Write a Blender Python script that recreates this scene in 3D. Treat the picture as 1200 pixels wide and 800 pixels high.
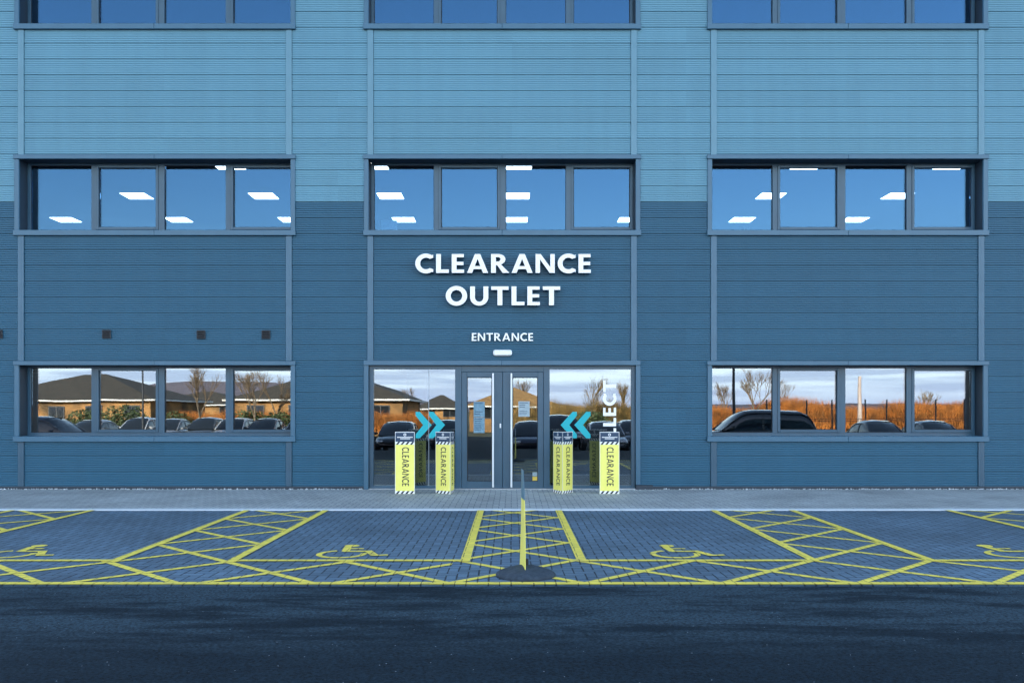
import bpy, math, random
from mathutils import Vector, Matrix
R = math.radians
rnd = random.Random(7)
for o in list(bpy.data.objects):
    bpy.data.objects.remove(o)
S = bpy.context.scene
COL = S.collection

# ------------------------------------------------------------------ camera
PXW, F, CD, HC, HY = 1200.0, 1050.0, 17.5, 1.55, 480.0   # focal in px, distance to facade, eye height, horizon row
cam_d = bpy.data.cameras.new('camera')
cam_d.sensor_width = 36.0
cam_d.lens = F / PXW * 36.0
cam_d.shift_y = (HY - 400.0) / PXW
cam_d.clip_start = 0.05
cam_d.clip_end = 5000
cam = bpy.data.objects.new('camera', cam_d)
cam.location = (0, -CD, HC)
cam.rotation_euler = (R(90), 0, 0)
COL.objects.link(cam)
S.camera = cam

# ------------------------------------------------------------------ light
SUN_EL, SUN_AZ = 17.0, -20.0      # the sun stands behind the building; the whole forecourt lies in its shadow
W = bpy.data.worlds.new('World')
S.world = W
W.use_nodes = True
wn = W.node_tree
wn.nodes.clear()
wo = wn.nodes.new('ShaderNodeOutputWorld')
bg = wn.nodes.new('ShaderNodeBackground')
sky = wn.nodes.new('ShaderNodeTexSky')
sky.sky_type = 'NISHITA'
sky.sun_disc = False
sky.sun_elevation = R(SUN_EL)
sky.sun_rotation = R(SUN_AZ)
sky.air_density = 1.0
sky.dust_density = 0.6
sky.ozone_density = 2.2
bg.inputs['Strength'].default_value = 0.13
# thin low cloud banks: real cloud tone mixed into the sky by direction
tc = wn.nodes.new('ShaderNodeTexCoord')
mp = wn.nodes.new('ShaderNodeMapping')
mp.inputs['Scale'].default_value = (2.2, 2.2, 16.0)
nz = wn.nodes.new('ShaderNodeTexNoise')
nz.inputs['Scale'].default_value = 2.4
nz.inputs['Detail'].default_value = 7
nz.inputs['Roughness'].default_value = 0.55
rp = wn.nodes.new('ShaderNodeValToRGB')
rp.color_ramp.elements[0].position = 0.30
rp.color_ramp.elements[1].position = 0.66
sp = wn.nodes.new('ShaderNodeSeparateXYZ')
fd = wn.nodes.new('ShaderNodeMapRange')
fd.inputs['From Min'].default_value = 0.02
fd.inputs['From Max'].default_value = 0.22
fd.inputs['To Min'].default_value = 1.0
fd.inputs['To Max'].default_value = 0.0
ml = wn.nodes.new('ShaderNodeMath'); ml.operation = 'MULTIPLY'
mx = wn.nodes.new('ShaderNodeMixRGB')
mx.inputs['Color2'].default_value = (4.6, 4.9, 6.0, 1)
L = wn.links.new
L(tc.outputs['Generated'], mp.inputs['Vector']); L(mp.outputs[0], nz.inputs['Vector'])
L(nz.outputs[0], rp.inputs[0]); L(tc.outputs['Generated'], sp.inputs[0]); L(sp.outputs['Z'], fd.inputs['Value'])
L(rp.outputs[0], ml.inputs[0]); L(fd.outputs[0], ml.inputs[1])
hz = wn.nodes.new('ShaderNodeMapRange'); hz.inputs['From Min'].default_value = .05; hz.inputs['From Max'].default_value = .15; hz.inputs['To Min'].default_value = 1; hz.inputs['To Max'].default_value = 0
L(sp.outputs['Z'], hz.inputs['Value'])
mxm = wn.nodes.new('ShaderNodeMath'); mxm.operation = 'MAXIMUM'; L(ml.outputs[0], mxm.inputs[0]); L(hz.outputs[0], mxm.inputs[1]); L(mxm.outputs[0], mx.inputs['Fac'])
mp2 = wn.nodes.new('ShaderNodeMapping'); mp2.inputs['Scale'].default_value = (3, 3, 60); mp2.inputs['Location'].default_value = (3, 1, 2)
nz2 = wn.nodes.new('ShaderNodeTexNoise'); nz2.inputs['Scale'].default_value = 1.6; nz2.inputs['Detail'].default_value = 6
L(tc.outputs['Generated'], mp2.inputs['Vector']); L(mp2.outputs[0], nz2.inputs['Vector'])
cr = wn.nodes.new('ShaderNodeValToRGB'); cr.color_ramp.elements[0].position = .42; cr.color_ramp.elements[1].position = .58
cr.color_ramp.elements[0].color = (3.0, 3.4, 4.2, 1); cr.color_ramp.elements[1].color = (5.2, 5.6, 5.9, 1)
L(nz2.outputs[0], cr.inputs[0])
hb = wn.nodes.new('ShaderNodeMapRange'); hb.inputs['From Min'].default_value = .006; hb.inputs['From Max'].default_value = .034; hb.inputs['To Min'].default_value = .75; hb.inputs['To Max'].default_value = 0
L(sp.outputs['Z'], hb.inputs['Value'])
hm_ = wn.nodes.new('ShaderNodeMixRGB'); hm_.inputs['Color2'].default_value = (2.7, 2.9, 3.9, 1)
L(hb.outputs[0], hm_.inputs['Fac']); L(cr.outputs[0], hm_.inputs['Color1']); L(hm_.outputs[0], mx.inputs['Color2'])
hs = wn.nodes.new('ShaderNodeHueSaturation'); hs.inputs['Saturation'].default_value = 1.12
tn = wn.nodes.new('ShaderNodeMixRGB'); tn.blend_type = 'MULTIPLY'; tn.inputs['Fac'].default_value = 1; tn.inputs['Color2'].default_value = (1.55, 1.06, .82, 1)
L(sky.outputs[0], hs.inputs['Color']); L(hs.outputs[0], tn.inputs['Color1'])
L(tn.outputs[0], mx.inputs['Color1']); L(mx.outputs[0], bg.inputs['Color']); L(bg.outputs[0], wo.inputs['Surface'])
sun_d = bpy.data.lights.new('sun', 'SUN')
sun_d.energy = 3.2
sun_d.angle = R(0.53)
sun_d.color = (1.0, 0.86, 0.68)
sun = bpy.data.objects.new('sun', sun_d)
sdir = Vector((math.sin(R(SUN_AZ)) * math.cos(R(SUN_EL)), math.cos(R(SUN_AZ)) * math.cos(R(SUN_EL)), math.sin(R(SUN_EL))))
sun.rotation_euler = (-sdir).to_track_quat('-Z', 'Y').to_euler()
sun.location = (20, 30, 30)
COL.objects.link(sun)

S.view_settings.view_transform = 'Standard'
S.view_settings.look = 'None'
S.view_settings.exposure = 2.65
S.view_settings.gamma = 1
S.view_settings.use_curve_mapping = False

# ------------------------------------------------------------------ helpers
class MB:
    """collects faces, then links them as one mesh object"""
    def __init__(s):
        s.v = []; s.f = []; s.m = []; s.sm = []
    def face(s, pts, mi=0, smooth=False):
        b = len(s.v); s.v += [tuple(p) for p in pts]; s.f.append(tuple(range(b, b + len(pts)))); s.m.append(mi); s.sm.append(smooth)
    def add(s, vs, fs, mi=0, smooth=False):
        b = len(s.v); s.v += [tuple(p) for p in vs]
        for f in fs:
            s.f.append(tuple(i + b for i in f)); s.m.append(mi); s.sm.append(smooth)
    def box(s, x0, x1, y0, y1, z0, z1, mi=0, c=0.0):
        if c <= 0:
            vs = [(x, y, z) for x in (x0, x1) for y in (y0, y1) for z in (z0, z1)]
            s.add(vs, [(0,1,3,2),(4,6,7,5),(0,4,5,1),(2,3,7,6),(0,2,6,4),(1,5,7,3)], mi)
            return
        # chamfered box
        X = (x0, x1); Y = (y0, y1); Z = (z0, z1)
        idx = {}; vs = []
        for i in (0,1):
            for j in (0,1):
                for k in (0,1):
                    sx, sy, sz = (c if i == 0 else -c), (c if j == 0 else -c), (c if k == 0 else -c)
                    idx[i,j,k,'x'] = len(vs); vs.append((X[i], Y[j]+sy, Z[k]+sz))
                    idx[i,j,k,'y'] = len(vs); vs.append((X[i]+sx, Y[j], Z[k]+sz))
                    idx[i,j,k,'z'] = len(vs); vs.append((X[i]+sx, Y[j]+sy, Z[k]))
        fs = []
        for i in (0,1):
            q = [idx[i,0,0,'x'], idx[i,1,0,'x'], idx[i,1,1,'x'], idx[i,0,1,'x']]; fs.append(q if i else q[::-1])
        for j in (0,1):
            q = [idx[0,j,0,'y'], idx[1,j,0,'y'], idx[1,j,1,'y'], idx[0,j,1,'y']]; fs.append(q[::-1] if j else q)
        for k in (0,1):
            q = [idx[0,0,k,'z'], idx[1,0,k,'z'], idx[1,1,k,'z'], idx[0,1,k,'z']]; fs.append(q if k else q[::-1])
        for j in (0,1):
            for k in (0,1): fs.append([idx[0,j,k,'y'], idx[1,j,k,'y'], idx[1,j,k,'z'], idx[0,j,k,'z']])
        for i in (0,1):
            for k in (0,1): fs.append([idx[i,0,k,'x'], idx[i,1,k,'x'], idx[i,1,k,'z'], idx[i,0,k,'z']])
        for i in (0,1):
            for j in (0,1): fs.append([idx[i,j,0,'x'], idx[i,j,1,'x'], idx[i,j,1,'y'], idx[i,j,0,'y']])
        for i in (0,1):
            for j in (0,1):
                for k in (0,1): fs.append([idx[i,j,k,'x'], idx[i,j,k,'y'], idx[i,j,k,'z']])
        s.add(vs, fs, mi)
    def tube(s, a, b, r0, r1, n=8, mi=0, caps=True, smooth=True):
        a = Vector(a); b = Vector(b); d = (b - a).normalized()
        u = d.cross(Vector((0, 0, 1)) if abs(d.z) < .9 else Vector((1, 0, 0))).normalized(); w = d.cross(u)
        vs = []
        for c, r in ((a, r0), (b, r1)):
            for k in range(n):
                t = 2 * math.pi * k / n
                vs.append(c + u * math.cos(t) * r + w * math.sin(t) * r)
        s.add(vs, [(k, (k + 1) % n, n + (k + 1) % n, n + k) for k in range(n)], mi, smooth)
        if caps:
            s.face(vs[:n][::-1], mi); s.face(vs[n:], mi)
    def lathe(s, prof, cx=0, cy=0, n=32, mi=0, smooth=True):
        vs = []
        for r, z in prof:
            for k in range(n):
                t = 2 * math.pi * k / n
                vs.append((cx + r * math.cos(t), cy + r * math.sin(t), z))
        fs = []
        for i in range(len(prof) - 1):
            for k in range(n):
                fs.append((i*n+k, i*n+(k+1) % n, (i+1)*n+(k+1) % n, (i+1)*n+k))
        s.add(vs, fs, mi, smooth)
        s.face([vs[(len(prof)-1)*n+k] for k in range(n)], mi)
    def prism(s, poly, y0, y1, mi=0):
        """poly in x,z extruded between y0 and y1"""
        n = len(poly)
        vs = [(x, y0, z) for x, z in poly] + [(x, y1, z) for x, z in poly]
        s.add(vs, [tuple(range(n)), tuple(range(2*n-1, n-1, -1))] + [(k, n+k, n+(k+1) % n, (k+1) % n) for k in range(n)], mi)
    def build(s, name, mats, parent=None, loc=None, fix=True):
        me = bpy.data.meshes.new(name)
        me.from_pydata(s.v, [], s.f)
        if not isinstance(mats, (list, tuple)): mats = [mats]
        for m in mats: me.materials.append(m)
        me.polygons.foreach_set('material_index', s.m)
        me.polygons.foreach_set('use_smooth', s.sm)
        me.update()
        if fix:
            import bmesh
            bm = bmesh.new(); bm.from_mesh(me)
            bmesh.ops.recalc_face_normals(bm, faces=bm.faces)
            bm.to_mesh(me); bm.free()
        o = bpy.data.objects.new(name, me)
        COL.objects.link(o)
        if parent: o.parent = parent
        if loc: o.location = loc
        return o

def tag(o, label=None, cat=None, group=None, kind=None):
    if label: o['label'] = label
    if cat: o['category'] = cat
    if group: o['group'] = group
    if kind: o['kind'] = kind
    return o

def empty(name, loc=(0, 0, 0), rz=0.0):
    o = bpy.data.objects.new(name, None)
    o.location = loc; o.rotation_euler = (0, 0, rz); o.empty_display_size = .2
    COL.objects.link(o)
    return o

def copy_tree(o, parent=None):
    c = o.copy(); COL.objects.link(c)
    if parent: c.parent = parent
    for ch in [k for k in bpy.data.objects if k.parent == o]:
        copy_tree(ch, c)
    return c

# facade pixel (1200 px photo) -> metres ; ground pixel -> metres
def fx(px): return (px - 600.0) / 60.0
def fz(py): return (573.0 - py) / 60.0

# ------------------------------------------------------------------ materials
def mat(name, col, rough=.5, metal=0.0, spec=.5, coat=0.0):
    m = bpy.data.materials.new(name); m.use_nodes = True
    b = m.node_tree.nodes['Principled BSDF']
    b.inputs['Base Color'].default_value = (*col, 1); b.inputs['Roughness'].default_value = rough
    b.inputs['Metallic'].default_value = metal; b.inputs['Specular IOR Level'].default_value = spec
    b.inputs['Coat Weight'].default_value = coat
    return m

def nodes(m):
    t = m.node_tree
    return t, t.nodes['Principled BSDF'], t.nodes.new, t.links.new

def noisy(name, c1, c2, scale=8.0, rough=.6, bump=.0, stretch=(1, 1, 1), metal=0.0, lo=.35, hi=.65, detail=6, bscale=None, spec=.5, r2=None):
    m = mat(name, c1, rough, metal, spec)
    t, b, N, K = nodes(m)
    tcn = N('ShaderNodeTexCoord'); mpn = N('ShaderNodeMapping'); mpn.inputs['Scale'].default_value = stretch
    K(tcn.outputs['Object'], mpn.inputs['Vector'])
    n1 = N('ShaderNodeTexNoise'); n1.inputs['Scale'].default_value = scale; n1.inputs['Detail'].default_value = detail
    K(mpn.outputs[0], n1.inputs['Vector'])
    rr = N('ShaderNodeValToRGB'); rr.color_ramp.elements[0].position = lo; rr.color_ramp.elements[1].position = hi
    rr.color_ramp.elements[0].color = (*c1, 1); rr.color_ramp.elements[1].color = (*c2, 1)
    K(n1.outputs[0], rr.inputs[0]); K(rr.outputs[0], b.inputs['Base Color'])
    if r2 is not None:
        mr = N('ShaderNodeMapRange'); mr.inputs['From Min'].default_value = lo; mr.inputs['From Max'].default_value = hi
        mr.inputs['To Min'].default_value = rough; mr.inputs['To Max'].default_value = r2
        K(n1.outputs[0], mr.inputs['Value']); K(mr.outputs[0], b.inputs['Roughness'])
    if bump:
        n2 = N('ShaderNodeTexNoise'); n2.inputs['Scale'].default_value = bscale or scale * 4; n2.inputs['Detail'].default_value = 5
        K(tcn.outputs['Object'], n2.inputs['Vector'])
        bp = N('ShaderNodeBump'); bp.inputs['Strength'].default_value = bump; bp.inputs['Distance'].default_value = .01
        K(n2.outputs[0], bp.inputs['Height']); K(bp.outputs[0], b.inputs['Normal'])
    return m

PITCH = 18.56 / 60.0
Z_JOINT = fz(236.5)          # the colour change is a panel joint

def cladding_mat(name, col):
    """coil-coated steel, every panel a hair different in tone, faint rain streaks"""
    m = mat(name, col, .45, 0.0, .32)
    t, b, N, K = nodes(m)
    tcn = N('ShaderNodeTexCoord'); s = N('ShaderNodeSeparateXYZ'); K(tcn.outputs['Object'], s.inputs[0])
    a = N('ShaderNodeMath'); a.operation = 'SUBTRACT'; a.inputs[1].default_value = Z_JOINT - 40 * PITCH; K(s.outputs['Z'], a.inputs[0])
    d = N('ShaderNodeMath'); d.operation = 'DIVIDE'; d.inputs[1].default_value = PITCH; K(a.outputs[0], d.inputs[0])
    fl = N('ShaderNodeMath'); fl.operation = 'FLOOR'; K(d.outputs[0], fl.inputs[0])
    xd = N('ShaderNodeMath'); xd.operation = 'DIVIDE'; xd.inputs[1].default_value = 3.4; K(s.outputs['X'], xd.inputs[0])
    xf = N('ShaderNodeMath'); xf.operation = 'FLOOR'; K(xd.outputs[0], xf.inputs[0])
    cb = N('ShaderNodeCombineXYZ'); K(fl.outputs[0], cb.inputs[0]); K(xf.outputs[0], cb.inputs[1])
    wn_ = N('ShaderNodeTexWhiteNoise'); K(cb.outputs[0], wn_.inputs['Vector'])
    mr = N('ShaderNodeMapRange'); mr.inputs['To Min'].default_value = .96; mr.inputs['To Max'].default_value = 1.04; K(wn_.outputs['Value'], mr.inputs['Value'])
    mpn = N('ShaderNodeMapping'); mpn.inputs['Scale'].default_value = (3.5, 1, .25); K(tcn.outputs['Object'], mpn.inputs['Vector'])
    n1 = N('ShaderNodeTexNoise'); n1.inputs['Scale'].default_value = 1.2; n1.inputs['Detail'].default_value = 6; K(mpn.outputs[0], n1.inputs['Vector'])
    m2 = N('ShaderNodeMapRange'); m2.inputs['From Min'].default_value = .3; m2.inputs['From Max'].default_value = .7
    m2.inputs['To Min'].default_value = .965; m2.inputs['To Max'].default_value = 1.035; K(n1.outputs[0], m2.inputs['Value'])
    mm = N('ShaderNodeMath'); mm.operation = 'MULTIPLY'; K(mr.outputs[0], mm.inputs[0]); K(m2.outputs[0], mm.inputs[1])
    vm = N('ShaderNodeVectorMath'); vm.operation = 'SCALE'; vm.inputs[0].default_value = col; K(mm.outputs[0], vm.inputs['Scale'])
    K(vm.outputs[0], b.inputs['Base Color'])
    return m

M = {}
M['light'] = cladding_mat('light_cladding', (.122, .282, .372))
M['dark'] = cladding_mat('dark_cladding', (.027, .116, .194))
M['trim_light'] = noisy('trim_light', (.100, .232, .305), (.110, .25, .33), 3, .35)
M['trim_dark'] = noisy('trim_dark', (.036, .115, .185), (.043, .128, .203), 3, .35)
M['frame'] = noisy('frame_paint', (.028, .080, .128), (.034, .091, .145), 3, .35)
M['reveal'] = mat('reveal_paint', (.018, .032, .05), .5)
M['gasket'] = mat('black_gasket', (.008, .01, .014), .6)
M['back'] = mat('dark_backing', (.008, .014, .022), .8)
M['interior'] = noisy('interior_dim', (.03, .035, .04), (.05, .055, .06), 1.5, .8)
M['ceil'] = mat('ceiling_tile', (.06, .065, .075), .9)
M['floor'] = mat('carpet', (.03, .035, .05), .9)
M['white'] = mat('white_sign', (.93, .93, .92), .35)
M['whiteglow'] = mat('opal_white', (.85, .87, .88), .3)
M['steel'] = mat('brushed_steel', (.72, .74, .76), .28, 1.0)
M['steelwhite'] = mat('satin_handle', (.80, .82, .84), .25)
M['cyan'] = mat('cyan_film', (.0, .40, .46), .5)
M['yellow'] = noisy('totem_yellow', (.93, .84, .17), (.97, .87, .20), 6, .45)
M['navy'] = mat('totem_navy', (.012, .045, .10), .4)
M['black'] = mat('black_print', (.012, .018, .03), .5)
M['rubber'] = noisy('black_rubber', (.018, .032, .050), (.036, .054, .078), 20, .75, .4)
M['vent'] = mat('vent_grey', (.035, .04, .05), .6)
M['paper'] = noisy('notice_paper', (.12, .24, .32), (.20, .33, .42), 25, .7)
M['paperw'] = noisy('notice_white', (.30, .38, .42), (.38, .46, .50), 25, .7)
M['labely'] = mat('warning_yellow', (.80, .55, .08), .5)

def glass_mat(name, tint, refl, rcol):
    m = bpy.data.materials.new(name); m.use_nodes = True
    t = m.node_tree; t.nodes.clear(); N = t.nodes.new; K = t.links.new
    o = N('ShaderNodeOutputMaterial'); mixs = N('ShaderNodeMixShader')
    tr = N('ShaderNodeBsdfTransparent'); tr.inputs[0].default_value = (*tint, 1)
    gl = N('ShaderNodeBsdfGlossy'); gl.inputs['Roughness'].default_value = 0.0; gl.inputs['Color'].default_value = (*rcol, 1)
    fr = N('ShaderNodeFresnel'); fr.inputs['IOR'].default_value = 1.5
    ad = N('ShaderNodeMath'); ad.operation = 'ADD'; ad.inputs[1].default_value = refl; ad.use_clamp = True
    K(fr.outputs[0], ad.inputs[0]); K(ad.outputs[0], mixs.inputs[0])
    tcn = N('ShaderNodeTexCoord'); nn = N('ShaderNodeTexNoise'); nn.inputs['Scale'].default_value = .9; nn.inputs['Detail'].default_value = 1
    K(tcn.outputs['Object'], nn.inputs['Vector'])
    bp = N('ShaderNodeBump'); bp.inputs['Strength'].default_value = .18; bp.inputs['Distance'].default_value = .004
    K(nn.outputs[0], bp.inputs['Height']); K(bp.outputs[0], gl.inputs['Normal'])
    K(tr.outputs[0], mixs.inputs[1]); K(gl.outputs[0], mixs.inputs[2]); K(mixs.outputs[0], o.inputs['Surface'])
    return m
M['glass'] = glass_mat('clear_glass', (.62, .74, .80), .125, (.90, .96, 1.0))
M['glass_up'] = glass_mat('solar_glass', (.62, .74, .85), .115, (.185, .39, .62))
M['car_glass'] = mat('car_glass', (.02, .025, .03), .06, 0, 1.0)

def emis(name, col, st):
    m = bpy.data.materials.new(name); m.use_nodes = True
    b = m.node_tree.nodes['Principled BSDF']
    b.inputs['Base Color'].default_value = (.8, .8, .8, 1); b.inputs['Emission Color'].default_value = (*col, 1); b.inputs['Emission Strength'].default_value = st
    return m
M['panel_light'] = emis('ceiling_panel_light', (1, .99, .95), 2.6)

def paving(name, base, var, joint, bw, bh, rot=0.0, rough=.75, paint=None, js=.0045, wear=.0):
    """rectangular blocks in stretcher bond; with paint: the same blocks under a worn coat of it"""
    m = mat(name, base, rough)
    t, b, N, K = nodes(m)
    tcn = N('ShaderNodeTexCoord'); mpn = N('ShaderNodeMapping'); mpn.inputs['Rotation'].default_value = (0, 0, rot)
    K(tcn.outputs['Object'], mpn.inputs['Vector'])
    # slight wobble so the courses are not ruler-straight
    wb = N('ShaderNodeTexNoise'); wb.inputs['Scale'].default_value = 1.3; K(tcn.outputs['Object'], wb.inputs['Vector'])
    wv = N('ShaderNodeVectorMath'); wv.operation = 'SCALE'; wv.inputs['Scale'].default_value = .022; K(wb.outputs['Color'], wv.inputs[0])
    av = N('ShaderNodeVectorMath'); av.operation = 'ADD'; K(mpn.outputs[0], av.inputs[0]); K(wv.outputs[0], av.inputs[1])
    def MT(op, x, y=None, z=None):
        n = N('ShaderNodeMath'); n.operation = op
        for i, q in enumerate((x, y, z)):
            if q is None: continue
            if isinstance(q, (int, float)): n.inputs[i].default_value = q
            else: K(q, n.inputs[i])
        return n.outputs[0]
    sc = N('ShaderNodeVectorMath'); sc.operation = 'SCALE'; sc.inputs['Scale'].default_value = 1 / bh; K(av.outputs[0], sc.inputs[0])
    sx = N('ShaderNodeSeparateXYZ'); K(sc.outputs[0], sx.inputs[0])
    X_, Y_ = sx.outputs[0], sx.outputs[1]
    ix, iy = MT('FLOOR', X_), MT('FLOOR', Y_); ux, uy = MT('SUBTRACT', X_, ix), MT('SUBTRACT', Y_, iy)
    kk_ = MT('FLOORED_MODULO', MT('SUBTRACT', ix, iy), 4.0)
    def EQ(v): return MT('COMPARE', kk_, float(v), .1)
    # distance to each joint edge of the unit cell; the edge shared inside one block does not count
    dl_ = MT('ADD', ux, EQ(1)); dr_ = MT('ADD', MT('SUBTRACT', 1.0, ux), EQ(0))
    db_ = MT('ADD', uy, EQ(2)); dt_ = MT('ADD', MT('SUBTRACT', 1.0, uy), EQ(3))
    dmin = MT('MINIMUM', MT('MINIMUM', dl_, dr_), MT('MINIMUM', db_, dt_))
    jn = N('ShaderNodeTexNoise'); jn.inputs['Scale'].default_value = 5; jn.inputs['Detail'].default_value = 3; K(tcn.outputs['Object'], jn.inputs['Vector'])
    wv2 = MT('MULTIPLY', jn.outputs[0], js / bh * 1.6)
    mrj = N('ShaderNodeMapRange'); mrj.interpolation_type = 'SMOOTHSTEP'; K(dmin, mrj.inputs['Value']); K(MT('MULTIPLY', wv2, .5), mrj.inputs['From Min']); K(MT('MULTIPLY', wv2, 1.35), mrj.inputs['From Max'])
    mrj.inputs['To Min'].default_value = 1; mrj.inputs['To Max'].default_value = 0
    JF = mrj.outputs[0]
    # one tone per block
    bx_, by_ = MT('SUBTRACT', ix, EQ(1)), MT('SUBTRACT', iy, EQ(2))
    cb = N('ShaderNodeCombineXYZ'); K(bx_, cb.inputs[0]); K(by_, cb.inputs[1])
    wn2 = N('ShaderNodeTexWhiteNoise'); K(cb.outputs[0], wn2.inputs['Vector'])
    tv = N('ShaderNodeMapRange'); tv.inputs['To Min'].default_value = 1 - var; tv.inputs['To Max'].default_value = 1 + var; K(wn2.outputs['Value'], tv.inputs['Value'])
    bc = N('ShaderNodeVectorMath'); bc.operation = 'SCALE'; bc.inputs[0].default_value = base; K(tv.outputs[0], bc.inputs['Scale'])
    jm = N('ShaderNodeMixRGB'); jm.inputs['Color2'].default_value = (*joint, 1); K(JF, jm.inputs['Fac']); K(bc.outputs[0], jm.inputs['Color1'])
    # stains and grain
    n1 = N('ShaderNodeTexNoise'); n1.inputs['Scale'].default_value = .7; n1.inputs['Detail'].default_value = 7; K(tcn.outputs['Object'], n1.inputs['Vector'])
    r1 = N('ShaderNodeMapRange'); r1.inputs['From Min'].default_value = .3; r1.inputs['From Max'].default_value = .7; r1.inputs['To Min'].default_value = .78; r1.inputs['To Max'].default_value = 1.2
    K(n1.outputs[0], r1.inputs['Value'])
    n2 = N('ShaderNodeTexNoise'); n2.inputs['Scale'].default_value = 90; n2.inputs['Detail'].default_value = 4; K(tcn.outputs['Object'], n2.inputs['Vector'])
    r2 = N('ShaderNodeMapRange'); r2.inputs['To Min'].default_value = .6; r2.inputs['To Max'].default_value = 1.4; K(n2.outputs[0], r2.inputs['Value'])
    mm = N('ShaderNodeMath'); mm.operation = 'MULTIPLY'; K(r1.outputs[0], mm.inputs[0]); K(r2.outputs[0], mm.inputs[1])
    vm = N('ShaderNodeVectorMath'); vm.operation = 'SCALE'; K(jm.outputs[0], vm.inputs[0]); K(mm.outputs[0], vm.inputs['Scale'])
    out = vm.outputs[0]
    if paint:
        n3 = N('ShaderNodeTexNoise'); n3.inputs['Scale'].default_value = 3.5; n3.inputs['Detail'].default_value = 9; n3.inputs['Roughness'].default_value = .7; K(tcn.outputs['Object'], n3.inputs['Vector'])
        r3 = N('ShaderNodeMapRange'); r3.inputs['From Min'].default_value = .30; r3.inputs['From Max'].default_value = .42
        r3.inputs['To Min'].default_value = 1 - wear; r3.inputs['To Max'].default_value = 1; K(n3.outputs[0], r3.inputs['Value'])
        iv = N('ShaderNodeMath'); iv.operation = 'MULTIPLY'; iv.inputs[1].default_value = .75; K(JF, iv.inputs[0])
        i2 = N('ShaderNodeMath'); i2.operation = 'SUBTRACT'; i2.use_clamp = True; K(r3.outputs[0], i2.inputs[0]); K(iv.outputs[0], i2.inputs[1])
        pv = N('ShaderNodeVectorMath'); pv.operation = 'SCALE'; pv.inputs[0].default_value = paint
        r4 = N('ShaderNodeMapRange'); r4.inputs['From Min'].default_value = .3; r4.inputs['From Max'].default_value = .7; r4.inputs['To Min'].default_value = .82; r4.inputs['To Max'].default_value = 1.1
        K(n3.outputs[0], r4.inputs['Value']); K(r4.outputs[0], pv.inputs['Scale'])
        mxx = N('ShaderNodeMixRGB'); K(i2.outputs[0], mxx.inputs['Fac']); K(out, mxx.inputs['Color1']); K(pv.outputs[0], mxx.inputs['Color2'])
        out = mxx.outputs[0]
    K(out, b.inputs['Base Color'])
    hi = N('ShaderNodeMath'); hi.operation = 'SUBTRACT'; hi.inputs[0].default_value = 1; K(JF, hi.inputs[1])
    h2 = N('ShaderNodeMath'); h2.operation = 'MULTIPLY_ADD'; h2.inputs[1].default_value = .18; K(n2.outputs[0], h2.inputs[0]); K(hi.outputs[0], h2.inputs[2])
    bp = N('ShaderNodeBump'); bp.inputs['Strength'].default_value = .7; bp.inputs['Distance'].default_value = .006
    K(h2.outputs[0], bp.inputs['Height']); K(bp.outputs[0], b.inputs['Normal'])
    return m
M['bays'] = paving('bay_block_paving', (.096, .155, .212), .14, (.012, .022, .036), .2, .1, js=.009)
M['foot'] = paving('footway_block_paving', (.37, .39, .385), .10, (.14, .17, .20), .2, .1, js=.008)
M['paint'] = paving('yellow_road_paint', (.11, .17, .23), .16, (.05, .055, .03), .2, .1, paint=(.96, .76, .10), wear=.40, rough=.6, js=.006)
M['edging'] = noisy('edging_concrete', (.58, .63, .66), (.68, .71, .73), 5, .8, .3)

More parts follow.
